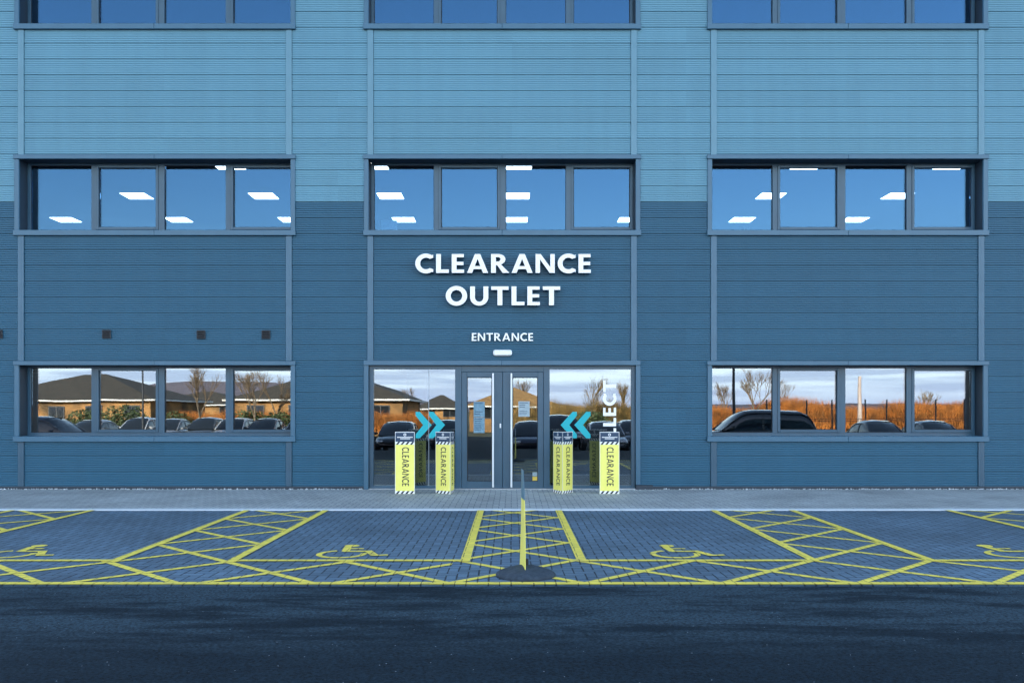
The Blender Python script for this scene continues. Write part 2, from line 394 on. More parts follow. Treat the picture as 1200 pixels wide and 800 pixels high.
def tarmac():
    m = mat('tarmac', (.03, .04, .055), .9, 0, .15)
    t, b, N, K = nodes(m)
    tcn = N('ShaderNodeTexCoord')
    def noise(scale, st, detail=8, rough=.6, dist=0.0):
        mpn = N('ShaderNodeMapping'); mpn.inputs['Scale'].default_value = st; K(tcn.outputs['Object'], mpn.inputs['Vector'])
        n = N('ShaderNodeTexNoise'); n.inputs['Scale'].default_value = scale; n.inputs['Detail'].default_value = detail; n.inputs['Roughness'].default_value = rough
        n.inputs['Distortion'].default_value = dist
        K(mpn.outputs[0], n.inputs['Vector']); return n
    big = noise(1.1, (.42, 1.9, 1), 12, .76, .25)
    r = N('ShaderNodeMapRange'); r.inputs['From Min'].default_value = .43; r.inputs['From Max'].default_value = .53; K(big.outputs[0], r.inputs['Value'])
    # the drier, dustier band lies on the middle of the lane
    s = N('ShaderNodeSeparateXYZ'); K(tcn.outputs['Object'], s.inputs[0])
    band = N('ShaderNodeMapRange'); band.inputs['From Min'].default_value = -11.9; band.inputs['From Max'].default_value = -10.9; K(s.outputs['Y'], band.inputs['Value'])
    band.inputs['To Min'].default_value = .12; band.inputs['To Max'].default_value = 1
    mm = N('ShaderNodeMath'); mm.operation = 'MULTIPLY'; K(r.outputs[0], mm.inputs[0]); K(band.outputs[0], mm.inputs[1])
    mx_ = N('ShaderNodeMixRGB'); mx_.inputs['Color1'].default_value = (.0065, .0155, .024, 1); mx_.inputs['Color2'].default_value = (.028, .050, .067, 1)
    K(mm.outputs[0], mx_.inputs['Fac'])
    g = noise(42, (1, 1, 1), 5, .8)
    rg = N('ShaderNodeMapRange'); rg.inputs['From Min'].default_value = .36; rg.inputs['From Max'].default_value = .64; rg.inputs['To Min'].default_value = .25; rg.inputs['To Max'].default_value = 1.8
    K(g.outputs[0], rg.inputs['Value'])
    vm = N('ShaderNodeVectorMath'); vm.operation = 'SCALE'; K(mx_.outputs[0], vm.inputs[0]); K(rg.outputs[0], vm.inputs['Scale'])
    vo = N('ShaderNodeTexVoronoi'); vo.inputs['Scale'].default_value = 26; K(tcn.outputs['Object'], vo.inputs['Vector'])
    th = N('ShaderNodeMath'); th.operation = 'LESS_THAN'; th.inputs[1].default_value = .11; K(vo.outputs['Distance'], th.inputs[0])
    cs = N('ShaderNodeSeparateColor'); K(vo.outputs['Color'], cs.inputs[0])
    t2 = N('ShaderNodeMath'); t2.operation = 'GREATER_THAN'; t2.inputs[1].default_value = .93; K(cs.outputs[0], t2.inputs[0])
    t3 = N('ShaderNodeMath'); t3.operation = 'MULTIPLY'; K(th.outputs[0], t3.inputs[0]); K(t2.outputs[0], t3.inputs[1])
    m3 = N('ShaderNodeMixRGB'); m3.inputs['Color2'].default_value = (.30, .34, .38, 1); K(t3.outputs[0], m3.inputs['Fac']); K(vm.outputs[0], m3.inputs['Color1'])
    K(m3.outputs[0], b.inputs['Base Color'])
    bp = N('ShaderNodeBump'); bp.inputs['Strength'].default_value = .5; bp.inputs['Distance'].default_value = .008; K(g.outputs[0], bp.inputs['Height']); K(bp.outputs[0], b.inputs['Normal'])
    return m
M['tarmac'] = tarmac()
M['grass'] = noisy('rough_grass', (.05, .06, .025), (.10, .09, .04), .6, .9)
M['pebble'] = noisy('pale_gravel', (.34, .37, .40), (.85, .87, .88), 30, .8)
M['brick'] = noisy('warm_brick', (.12, .075, .035), (.46, .24, .085), .45, .85, lo=.38, hi=.6)
M['slate'] = noisy('brown_roof_tile', (.060, .054, .042), (.085, .074, .058), 2.2, .85)
M['gold_roof'] = noisy('ochre_roof', (.30, .17, .065), (.40, .24, .09), 2.2, .85)
M['fascia'] = mat('white_fascia', (.75, .76, .74), .5)
M['bark'] = noisy('bark', (.16, .12, .085), (.24, .19, .13), 6, .9)
M['twig'] = noisy('bare_twigs', (.20, .145, .09), (.28, .20, .12), 4, .9)
M['scrub'] = noisy('orange_scrub', (.20, .08, .022), (.64, .22, .04), 1.3, .9)
M['scrubgold'] = noisy('golden_scrub', (.09, .07, .025), (.40, .25, .08), 1.3, .9)
M['pole'] = mat('dark_pole', (.04, .045, .055), .5)
M['palepole'] = noisy('pale_pole', (.55, .44, .38), (.65, .52, .46), 4, .6)
M['hill'] = noisy('far_hill', (.10, .10, .13), (.14, .13, .16), .01, 1)
M['tyre'] = mat('tyre', (.015, .015, .016), .8)
M['rim'] = mat('alloy_rim', (.5, .52, .54), .3, .9)
M['lamp_lens'] = mat('lamp_lens', (.7, .72, .75), .12)
M['tail_lens'] = mat('tail_lens', (.35, .01, .01), .2)
M['trimblk'] = mat('black_plastic', (.015, .015, .017), .6)

# ------------------------------------------------------------------ ground
def sheet(name, x0, x1, y0, y1, z, m, thick=.0, **k):
    b = MB()
    if thick: b.box(x0, x1, y0, y1, z - thick, z)
    else: b.face([(x0, y0, z), (x1, y0, z), (x1, y1, z), (x0, y1, z)])
    o = b.build(name, m, fix=False if not thick else True)
    return tag(o, kind='structure', **k)
V0, V1, VB = 7.98, 9.2, 13.80
Y_FRONT = V0 - CD - .058       # front edge of the paved bays
Y_KERB0, Y_KERB1 = 13.79 - CD, 14.02 - CD
LOW = -.42
sheet('ground', -900, 900, -900, 900, LOW - .05, M['grass'])
rd = MB()
for (ya, za), (yb_, zb_) in (((Y_FRONT, -.006), (-16.5, -.006)), ((-16.5, -.006), (-20.5, LOW)), ((-20.5, LOW), (-48, LOW))):
    rd.face([(-60, yb_, zb_), (60, yb_, zb_), (60, ya, za), (-60, ya, za)])
tag(rd.build('road', M['tarmac'], fix=False), kind='structure')
sheet('parking_bays', -34, 34, Y_FRONT, Y_KERB0, 0.0, M['bays'], .05)
sheet('pavement', -34, 34, Y_KERB1, .28, 0.0, M['foot'], .05)
kb = MB(); x = -34.0
while x < 34:
    kb.box(x, x + .908, Y_KERB0 + .003, Y_KERB1 - .003, -.05, .010, 0, .006); x += .915
tag(kb.build('kerb_edging', M['edging']), kind='structure')

# --- yellow markings: a lattice at 45 degrees clipped to the aisles and the end strip
EDGES = [-11.3, -10.08, -7.69, -6.47, -4.08, -2.87, -.48, .715, 3.10, 4.31, 6.71, 7.92, 10.3, 11.5]
AISLES = [(EDGES[i], EDGES[i+1]) for i in range(0, 14, 2)]
AISLES = [(-11.3, -10.08), (-7.69, -6.47), (-4.08, -2.87), (-.48, .715), (3.10, 4.31), (6.71, 7.92), (10.3, 11.5)]
def clip(poly, a, b, c):
    """keep a*x+b*y<=c"""
    out = []
    for i in range(len(poly)):
        p, q = poly[i], poly[(i + 1) % len(poly)]
        dp, dq = a*p[0] + b*p[1] - c, a*q[0] + b*q[1] - c
        if dp <= 0: out.append(p)
        if (dp < 0 < dq) or (dq < 0 < dp):
            t = dp / (dp - dq); out.append((p[0] + t*(q[0]-p[0]), p[1] + t*(q[1]-p[1])))
    return out
def band_poly(kind, c, w, x0, x1, v0, v1):
    s = 1 if kind == 'sum' else -1       # s*x + v = c
    h = w * math.sqrt(2) / 2
    poly = [(x0, v0), (x1, v0), (x1, v1), (x0, v1)]
    poly = clip(poly, s, 1, c + h)
    if poly: poly = clip(poly, -s, -1, -(c - h))
    return poly
hm = MB()
def put(poly, z):
    if len(poly) >= 3: hm.face([(x, v - CD, z) for x, v in poly])
regions = [(a, b, V1, VB) for a, b in AISLES] + [(-13, 13, V0, V1)]
for (x0, x1, v0, v1) in regions:
    for k in range(-14, 16):
        put(band_poly('sum', 12.3 + 1.215*k, .080, x0, x1, v0, v1), .004)
        cR, cL = 6.12 + 1.22*k, 12.0 + 1.2*k
        put(band_poly('dif', cR, .080, max(x0, -.6), x1, v0, v1) if x1 > -.6 else [], .006)
        put(band_poly('dif', cL, .080, x0, min(x1, -.6), v0, v1) if x0 < -.6 else [], .006)
w = .05
for a, b in AISLES:
    for e in (a, b):
        put([(e-w, V1 - .05), (e+w, V1 - .05), (e+w, VB), (e-w, VB)], .008)
gaps = [(-10.08, -7.69), (-6.47, -4.08), (-2.87, -.48), (.715, 3.10), (4.31, 6.71), (7.92, 10.3)]
for a, b in gaps: put([(a+w, V1-.05), (b-w, V1-.05), (b-w, V1+.05), (a+w, V1+.05)], .008)
put([(-13, V0-.056), (13, V0-.056), (13, V0+.05), (-13, V0+.05)], .010)
for a in (-13.0,):
    pass
tag(hm.build('yellow_parking_lines', M['paint'], fix=False), kind='structure')

def wheelchair(ox, label):
    """painted symbol: head, torso, arm, thigh and shin, wheel"""
    b = MB(); z = [.005]
    def P(pts):
        b.face([(ox + u, v - CD, z[0]) for u, v in pts]); z[0] += .0008
    def seg(p, q, w):
        p = Vector(p); q = Vector(q); d = (q - p).normalized(); n = Vector((-d.y, d.x)) * w / 2
        P([p - n, q - n, q + n, p + n])
    # head
    P([(.30 + .085*math.cos(t*math.pi/8), 10.20 + .085*math.sin(t*math.pi/8)) for t in range(16)])
    seg((.27, 10.12), (.30, 9.79), .085)
    seg((.28, 9.80), (.56, 9.80), .075)
    seg((.29, 9.98), (.47, 9.98), .055)
    seg((.54, 9.83), (.66, 9.52), .085)
    seg((.63, 9.51), (.80, 9.54), .06)
    n = 26; a0, a1 = R(112), R(375); ro, ri = .27, .205
    for k in range(n):
        t, u = a0 + (a1-a0)*k/n, a0 + (a1-a0)*(k+1)/n
        b.face([(ox + .29 + r*math.cos(w_), 9.62 + r*math.sin(w_) - CD, .0046) for r, w_ in ((ri, t), (ro, t), (ro, u), (ri, u))])
    o = b.build('wheelchair_symbol', M['paint'], fix=False)
    tag(o, label, 'painted symbol', 'wheelchair symbols painted in the bays')
wheelchair(-2.12, 'yellow wheelchair symbol painted in the bay just left of the central hatching')
wheelchair(1.46, 'yellow wheelchair symbol painted in the bay just right of the central hatching')
wheelchair(-5.68, 'yellow wheelchair symbol painted in the bay cut by the left edge of the photo')
wheelchair(5.08, 'yellow wheelchair symbol painted in the bay cut by the right edge of the photo')

# pale gravel scattered along the foot of the wall
gb = MB()
for k in range(1500):
    x = rnd.uniform(-14, 14)
    if -2.9 < x < 2.95: continue
    y = -abs(rnd.gauss(0, .055)) - .01; r = rnd.uniform(.006, .021)
    c = Vector((x, y - .01, r * .4)); vs = []
    for d in ((1,0,0),(0,1,0),(-1,0,0),(0,-1,0),(0,0,.8),(0,0,-.6)):
        vs.append(c + Vector(d) * r * rnd.uniform(.7, 1.3))
    gb.add(vs, [(0,1,4),(1,2,4),(2,3,4),(3,0,4),(1,0,5),(2,1,5),(3,2,5),(0,3,5)])
for k in range(160):
    x = rnd.uniform(-1.0, 2.9); y = -rnd.uniform(.02, .25); r = rnd.uniform(.004, .010)
    gb.box(x-r, x+r, y-r, y+r, .001, r*1.2)
tag(gb.build('wall_foot_gravel', M['pebble']), 'pale gravel and grit strewn along the foot of the wall', 'gravel', kind='stuff')

# ------------------------------------------------------------------ the store
BX0, BX1, BTOP, BDEP = -30.0, 30.0, 12.4, 24.0
store = empty('store_building', (0, 0, 0))
tag(store, 'three storey store clad in ribbed blue steel, paler above, with glazed entrance', 'building')
WIN = []       # (x0, width, zsill, zhead)
SILL1, HEAD1 = fz(270), fz(187)
STOREY = 241 / 60.0
XS = [(-16.40, 5.3), (-9.62, 5.3), (-2.80, 5.215), (3.905, 5.29), (10.68, 5.3)]
openings = []
for i, (x0, w_) in enumerate(XS):
    for lv in (-1, 0, 1):
        if lv == -1 and i == 2:
            openings.append((x0, x0 + w_, 0.0, HEAD1 - STOREY, 'door')); continue
        openings.append((x0, x0 + w_, SILL1 + lv*STOREY, HEAD1 + lv*STOREY, 'win'))
TR = .115      # joint cover width
GAP = .004

def clad_profile(z0, z1, dp=.017):
    """(y,z) points of the ribbed panel face between z0 and z1"""
    pts = []
    k0 = math.floor((z0 - Z_JOINT) / PITCH) - 1
    NR = 7
    z = Z_JOINT + k0 * PITCH
    raw = []
    while z < z1 + PITCH:
        # shadow joint, then the ribs
        raw += [(.016, z), (.016, z + .009), (.0, z + .011)]
        s0 = z + .011; st = (PITCH - .011) / NR
        for r in range(NR):
            a = s0 + r * st
            raw += [(0, a + st*.50), (dp, a + st*.60), (dp, a + st*.92)]
            if r < NR - 1: raw += [(0, a + st*.999)]
        z += PITCH
        raw += [(.0, z - .001)]
    # clip
    out = []
    for i in range(len(raw) - 1):
        (ya, za), (yb, zb) = raw[i], raw[i+1]
        if zb < z0 or za > z1: continue
        if za < z0: ya = ya + (yb-ya)*(z0-za)/max(zb-za, 1e-9); za = z0
        if not out: out.append((ya, za))
        if zb > z1: yb = ya + (yb-ya)*(z1-za)/max(zb-za, 1e-9); zb = z1
        out.append((yb, zb))
    return out
cl = {'light': MB(), 'dark': MB()}
def clad(x0, x1, z0, z1):
    for key, a, b in (('dark', z0, min(z1, Z_JOINT)), ('light', max(z0, Z_JOINT), z1)):
        if b - a < .01: continue
        pr = clad_profile(a, b, .019 if key == 'dark' else .0075)
        vs = [(x0, y, z) for y, z in pr] + [(x1, y, z) for y, z in pr]; n = len(pr)
        cl[key].add(vs, [(i, n+i, n+i+1, i+1) for i in range(n-1)])
cols = []      # alternating plain piers and window columns
prev = BX0
for (x0, w_) in XS:
    clad(prev, x0 + .035 - TR/2 - GAP, .06, BTOP)
    prev = x0 + w_ - .035 + TR/2 + GAP
clad(prev, BX1, .06, BTOP)
for i, (x0, w_) in enumerate(XS):
    a, b = x0 + .035 + TR/2 + GAP, x0 + w_ - .035 - TR/2 - GAP
    ops = sorted([o for o in openings if abs(o[0] - x0) < .01], key=lambda o: o[2])
    z = .06
    for o in ops:
        if o[2] > z + .05: clad(a, b, z, o[2] - .06)
        z = o[3] + .05
    clad(a, b, z, BTOP)
cl['light'].build('upper_cladding', M['light'], store, fix=False)['label'] = 'pale blue ribbed steel cladding on the upper wall'
cl['dark'].build('lower_cladding', M['dark'], store, fix=False)['label'] = 'dark blue ribbed steel cladding on the lower wall'
# backing wall (closes the box behind the sheets, with the openings left free)
bw = MB(); yb0, yb1 = .022, .20
prev = BX0
for (x0, w_) in XS:
    bw.box(prev, x0, yb0, yb1, -.04, BTOP); prev = x0 + w_
    z = -.04
    for o in sorted([o for o in openings if abs(o[0] - x0) < .01], key=lambda o: o[2]):
        if o[2] > z: bw.box(x0, x0 + w_, yb0, yb1, z, o[2])
        z = o[3]
    bw.box(x0, x0 + w_, yb0, yb1, z, BTOP)
bw.box(prev, BX1, yb0, yb1, -.04, BTOP)
bw.build('inner_wall', M['back'], store)
# base drip
bd = MB()
for a, b in ((BX0, -2.83), (2.45, BX1)): bd.box(a, b, -.012, .02, .012, .058)
bd.build('base_flashing', M['reveal'], store)
# vertical joint covers
def cover(xc, z0, z1, key):
    b = MB(); b.box(xc - TR/2, xc + TR/2, -.022, .02, z0, z1, 0, .004)
    b.box(xc - .012, xc + .012, -.0245, -.0225, z0, z1)
    b.build('joint_cover', M[key], store)
for i, (x0, w_) in enumerate(XS):
    for xc in (x0 + .035, x0 + w_ - .035):
        cover(xc, HEAD1 + STOREY + .09, BTOP, 'trim_light')
        cover(xc, HEAD1 + .09, SILL1 + STOREY - .11, 'trim_light')
        cover(xc, HEAD1 - STOREY + .09, SILL1 - .11, 'trim_dark')
        if i != 2: cover(xc, .06, SILL1 - STOREY - .11, 'frame')
# rest of the box
shell = MB()
shell.box(BX0, BX1, BDEP, BDEP + .3, -.04, BTOP); shell.box(BX0, BX0 + .3, .21, BDEP - .003, -.04, BTOP); shell.box(BX1 - .3, BX1, .21, BDEP - .003, -.04, BTOP)
shell.build('outer_wall', M['dark'], store)
rf = MB(); rf.box(BX0 + .3, BX1 - .3, .21, BDEP - .01, BTOP - .5, BTOP - .3); rf.build('flat_roof', M['frame'], store)
cp = MB(); cp.box(BX0 - .02, BX1 + .02, -.05, .30, BTOP + .002, BTOP + .09); cp.build('parapet_capping', M['trim_light'], store)
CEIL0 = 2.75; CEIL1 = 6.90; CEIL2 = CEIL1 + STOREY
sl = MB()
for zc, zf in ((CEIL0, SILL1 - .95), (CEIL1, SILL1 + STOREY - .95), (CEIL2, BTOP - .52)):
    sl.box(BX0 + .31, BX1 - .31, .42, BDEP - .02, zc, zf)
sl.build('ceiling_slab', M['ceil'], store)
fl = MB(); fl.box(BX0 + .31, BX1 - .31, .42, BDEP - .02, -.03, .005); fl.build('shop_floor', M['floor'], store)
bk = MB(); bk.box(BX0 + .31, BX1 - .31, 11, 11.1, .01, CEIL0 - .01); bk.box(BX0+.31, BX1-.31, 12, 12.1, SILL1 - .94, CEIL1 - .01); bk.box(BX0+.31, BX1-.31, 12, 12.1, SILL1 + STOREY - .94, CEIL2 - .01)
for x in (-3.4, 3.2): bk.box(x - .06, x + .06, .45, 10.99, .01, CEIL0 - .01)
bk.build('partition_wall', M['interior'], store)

# --- windows
GY = .33
def make_window(w_, h, x, z, gm='glass'):
    """frame mesh as the part; panes, sashes, sill, flashing and reveal under it. origin: lower left of the opening"""
    k = w_ / 5.3
    Pn = [(.06, 1.27), (1.42, 2.55), (2.72, 3.935), (4.09, 5.225)]
    Pn = [(a*k, b*k) for a, b in Pn]
    zb, zt = .065, h - .035
    fr = MB(); y0, y1 = GY - .045, GY + .03
    fr.box(0.002, Pn[0][0], y0, y1, .002, h-.002, 0, .003)
    fr.box(Pn[3][1] + .045, w_-.002, y0, y1, .002, h-.002, 0, .003)
    xs = Pn
    fr.box(Pn[0][1], Pn[1][0] - .05, y0, y1, zb, zt, 0, .003)
    fr.box(Pn[1][1] + .05, Pn[2][0], y0, y1, zb, zt, 0, .003)
    fr.box(Pn[2][1], Pn[3][0] - .05, y0, y1, zb, zt, 0, .003)
    fr.box(Pn[0][0], Pn[3][1] + .045, y0 + .001, y1, .002, zb, 0, .003)
    fr.box(Pn[0][0], Pn[3][1] + .045, y0 + .001, y1, zt, h - .002, 0, .003)
    f = fr.build('window', M['frame'], store, (x, 0, z))
    for i, (a, b) in enumerate(Pn):
        g = MB(); e = .012
        sash = i in (1, 3)
        za, zc = (zb + .058, zt - .05) if sash else (zb, zt)
        yg = GY - .005 if sash else GY
        g.box(-(b-a)/2, (b-a)/2, 0, .024, 0, zc - za)
        o = g.build('pane', M[gm], f, ((a+b)/2, yg, za))
        o.rotation_euler = (R(rnd.uniform(-.03, .03)), 0, R(rnd.uniform(-.05, .05)))
        if sash:
            s = MB(); ys = GY - .062
            s.box(a - .052, a - .002, ys, y1, zb + .003, zt - .003, 0, .005); s.box(b + .002, b + .052, ys, y1, zb + .003, zt - .003, 0, .005)
            s.box(a - .002, b + .002, ys + .001, y1, zb + .003, zb + .058, 0, .005); s.box(a - .002, b + .002, ys + .001, y1, zt - .052, zt - .003, 0, .005)
            s.build('sash', M['frame'], f)
        gk = MB(); d = .009
        gk.box(a - .001, a + d, yg - .008, yg - .002, za, zc); gk.box(b - d, b + .001, yg - .008, yg - .002, za, zc)
        gk.box(a + d, b - d, yg - .0075, yg - .002, zc - d, zc); gk.box(a + d, b - d, yg - .0075, yg - .002, za, za + d)
        gk.build('gasket', M['gasket'], f)
    rv = MB()
    rv.box(-.001, .001, .02, GY + .1, 0, h); rv.box(w_ - .001, w_ + .001, .02, GY + .1, 0, h)
    rv.box(.002, w_ - .002, -.002, GY + .1, h - .001, h + .001)
    rv.build('reveal', M['reveal'], f)
    hd = MB(); t = .092
    half = w_ / 2
    hd.box(-.10, half - .002, -.055, .015, h + .002, h + .085, 0, .004); hd.box(half + .002, w_ + .10, -.055, .015, h + .002, h + .085, 0, .004)
    hd.build('head_flashing', M['trim_dark'], f)
    for a in (-.088, w_ + .0):
        st = MB(); st.box(a, a + .088, -.03, .021, 0.0, h + .001, 0, .004); st.build('side_trim', M['trim_dark'], f)
    si = MB()
    si.box(-.10, half - .002, -.06, .015, -.105, -.001, 0, .005); si.box(half + .002, w_ + .10, -.06, .015, -.105, -.001, 0, .005)
    si.add([(0, -.058, -.0008), (w_, -.058, -.0008), (w_, GY - .04, .006), (0, GY - .04, .006)], [(0, 1, 2, 3)])
    si.build('sill', M['trim_dark'], f)
    return f
for (a, b, z0, z1, kd) in openings:
    if kd == 'win': make_window(b - a, z1 - z0, a, z0, 'glass' if z0 < 3 else 'glass_up')

# --- glyph outlines (cap height 1)
def glyph(ch, w=.24, cond=1.0):
    """returns width, [outline loops]; first outer, rest holes"""
    h = w * .86
    def arc(cx, cy, rx, ry, a0, a1, n=22):
        return [(cx + rx*math.cos(R(a0 + (a1-a0)*k/n)), cy + ry*math.sin(R(a0 + (a1-a0)*k/n))) for k in range(n+1)]
    if ch == 'L': W_ = .64; return W_, [[(0,0),(W_,0),(W_,h*.9),(w,h*.9),(w,1),(0,1)]]
    if ch == 'E':
        W_ = .62; hh = h*.85; c = .50
        return W_, [[(0,0),(W_,0),(W_,hh),(w,hh),(w,c-hh/2),(W_*.95,c-hh/2),(W_*.95,c+hh/2),(w,c+hh/2),(w,1-hh),(W_*.98,1-hh),(W_*.98,1),(0,1)]]
    if ch == 'T':
        W_ = .86; c = W_/2; hh = h*.9
        return W_, [[(c-w/2,0),(c+w/2,0),(c+w/2,1-hh),(W_,1-hh),(W_,1),(0,1),(0,1-hh),(c-w/2,1-hh)]]
    if ch == 'N':
        W_ = .96; s = w*.92; d = w*1.25
        return W_, [[(0,0),(s,0),(s,1-d*.95),(W_-s*1.15,0),(W_,0),(W_,1),(W_-s,1),(W_-s,d*.95+.02),(s*1.15,1),(0,1)]]
    if ch == 'A':
        W_ = 1.06; c = W_/2; a = w*1.06; t = w*.55
        ybar, bt = .20, h*.78
        def xin(z): return a + (c - t*.0 - a) * z     # inner-left edge to apex
        apin = 1 - w*1.05
        def xi(z): return a + (c - a) * z / apin
        return W_, [[(0,0),(a,0),(xi(ybar),ybar),(W_-xi(ybar),ybar),(W_-a,0),(W_,0),(c+t,1),(c-t,1)],
                    [(xi(ybar+bt),ybar+bt),(W_-xi(ybar+bt),ybar+bt),(c,apin)]]
    if ch == 'O':
        W_ = 1.06; c = W_/2
        return W_, [arc(c,.5,c,.525,0,360,36)[:-1], arc(c,.5,c-w*1.02,.525-w*.90,0,360,36)[:-1]]
    if ch == 'C':
        W_ = .90; cx = .54
        o_ = arc(cx,.5,.54,.525,48,312,30); i_ = arc(cx,.5,.54-w*1.02,.525-w*.90,308,52,30)
        o_[0] = (W_, 1 - .03); o_[-1] = (W_, .03)
        return W_, [o_ + [(W_, h*.95)] + i_ + [(W_, 1 - h*.95)]]
    if ch == 'U':
        W_ = .90; r = W_/2
        o_ = arc(r, r*.98-.02, r, r*.98, 180, 360, 22); i_ = arc(r, r*.98-.02, r-w, r*.98-h, 360, 180, 22)
        return W_, [[(0,1)] + o_ + [(W_,1),(W_-w,1)] + i_ + [(w,1)]]
    if ch == 'R':
        W_ = .88; m_ = .44; bx = .36; rr = (1-m_)/2
        o_ = arc(bx+.02, 1-rr, .34, rr, 90, -70, 16)
        outer = [(0,0),(w,0),(w,m_*.93)] + [(w+.06, m_*.93),(W_-w*1.2,0),(W_+.04,0)] + o_[::-1] + [(0,1)]
        i_ = arc(bx, 1-rr, .34-w*.95, rr-h*.80, 90, -90, 12)
        return W_, [outer, [(w, 1-h*.80)] + i_ + [(w, m_+h*.80)]]
    return .3, []

def text_mesh(word, capx, total, w=.24, gap=.13, thick=.05, bevel=0.0, mati=None, each=None, flip=None):
    """word laid out along +x with cap height capx, scaled so its length is total; returns list of (mesh, xoffset)"""
    ws = [glyph(c, w)[0] for c in word]
    nat = sum(ws) + gap * (len(word) - 1)
    kx = total / nat; x = 0; out = []
    for c, gw in zip(word, ws):
        _, loops = glyph(c, w)
        cu = bpy.data.curves.new('letter', 'CURVE'); cu.dimensions = '2D'; cu.fill_mode = 'BOTH'
        cu.extrude = thick / 2; cu.bevel_depth = bevel; cu.bevel_resolution = 1; cu.offset = -bevel
        for lp in loops:
            spn = cu.splines.new('POLY'); spn.points.add(len(lp) - 1); spn.use_cyclic_u = True
            for i, (px, pz) in enumerate(lp): spn.points[i].co = ((px) * kx, pz * capx, 0, 1)
        ob = bpy.data.objects.new('tmp', cu); COL.objects.link(ob)
        dg = bpy.context.evaluated_depsgraph_get()
        me = bpy.data.meshes.new_from_object(ob.evaluated_get(dg))
        bpy.data.objects.remove(ob); bpy.data.curves.remove(cu)
        out.append((me, x)); x += (gw + gap) * kx
    return out
def letters(word, x0, x1, zb, cap, y, thick, m, parent, w=.24, gap=.13, bevel=0.0):
    """upright raised letters on the wall plane y"""
    for me, off in text_mesh(word, cap, x1 - x0, w, gap, thick, bevel):
        me.name = 'letter'
        me.materials.clear(); me.materials.append(m); me.materials.append(M['black'])
        for pg in me.polygons: pg.material_index = 0 if abs(pg.normal.z) > .5 else 1
        o = bpy.data.objects.new('letter', me); COL.objects.link(o); o.parent = parent
        o.rotation_euler = (R(90), 0, 0); o.location = (x0 + off, y, zb)
def merge_letters(parts, xf, m, name, parent):
    """one flat decal mesh from letters, with transform xf(x,y,z)"""
    b = MB()
    for me, off in parts:
        b.add([xf(v.co.x + off, v.co.y, v.co.z) for v in me.vertices], [tuple(p.vertices) for p in me.polygons])
    return b.build(name, m, parent)

sg = empty('wall_sign', (0, -.05, 0))
tag(sg, 'large raised white letters reading CLEARANCE OUTLET high above the entrance', 'sign')
letters('CLEARANCE', fx(487.6), fx(691.6), fz(321.3), 22/60, -.062, .095, M['white'], sg, .245, .14, .002)
letters('OUTLET', fx(523), fx(656), fz(358.8), 22/60, -.062, .095, M['white'], sg, .245, .14, .002)
sg2 = empty('wall_sign', (0, -.02, 0))
tag(sg2, 'small white raised letters reading ENTRANCE above the door light', 'sign')
letters('ENTRANCE', fx(553), fx(624.7), fz(399.6), 9.2/60, -.02, .02, M['white'], sg2, .22, .16, .001)

# --- bulkhead light over the door
bl = MB(); xa, xb, za, zb_ = fx(578), fx(600), fz(416.8), fz(410)
n = 8; prof = []
r = .05
def rrect(xa, xb, za, zb, r, n=6):
    p = []
    for cx, cz, a0 in ((xb-r, zb-r, 0), (xa+r, zb-r, 90), (xa+r, za+r, 180), (xb-r, za+r, 270)):
        for k in range(n+1): p.append((cx + r*math.cos(R(a0+90*k/n)), cz + r*math.sin(R(a0+90*k/n))))
    return p
lo_ = rrect(xa, xb, za, zb_, .045); li_ = rrect(xa+.02, xb-.02, za+.02, zb_-.02, .03)
nn_ = len(lo_)
bl.add([(x, -.002, z) for x, z in lo_] + [(x, -.05, z) for x, z in lo_] + [(x, -.07, z) for x, z in li_],
       [(k, (k+1) % nn_, nn_+(k+1) % nn_, nn_+k) for k in range(nn_)] + [(nn_+k, nn_+(k+1) % nn_, 2*nn_+(k+1) % nn_, 2*nn_+k) for k in range(nn_)] + [tuple(range(2*nn_, 3*nn_))], 0, False)
lg = bl.build('wall_light', M['whiteglow'])
tag(lg, 'white oblong emergency light fixed to the wall under the word ENTRANCE', 'light')
bb = MB(); bb.box(xa + .03, xb - .03, -.02, -.0025, za - .012, za + .004); bb.build('back_plate', M['vent'], lg)

# --- wall vents
def vent(px, py, label):
    x, z, s = fx(px), fz(py), .085
    b = MB()
    b.box(x - s, x + s, -.03, -.003, z - s, z + s, 0, .004)
    o = b.build('wall_vent', M['vent'])
    l = MB()
    for k in range(5):
        zz = z - s + .025 + k * .032
        l.add([(x-s+.015, -.045, zz-.012), (x+s-.015, -.045, zz-.012), (x+s-.015, -.031, zz+.014), (x-s+.015, -.031, zz+.014)], [(0,1,2,3)])
        l.add([(x-s+.015, -.045, zz-.012), (x+s-.015, -.045, zz-.012), (x+s-.015, -.031, zz-.016), (x-s+.015, -.031, zz-.016)], [(0,1,2,3)])
    l.build('louvre', M['trimblk'], o)
    tag(o, label, 'vent', 'small wall vents above the left ground floor window')
vent(125.3, 391.5, 'small square dark vent, leftmost of the three above the left ground floor window')
vent(236, 392, 'small square dark vent, middle of the three above the left ground floor window')
vent(312, 392, 'small square dark vent, rightmost of the three above the left ground floor window')
vent(-1.5, 391.5, 'small square dark vent cut off by the left edge of the photo')

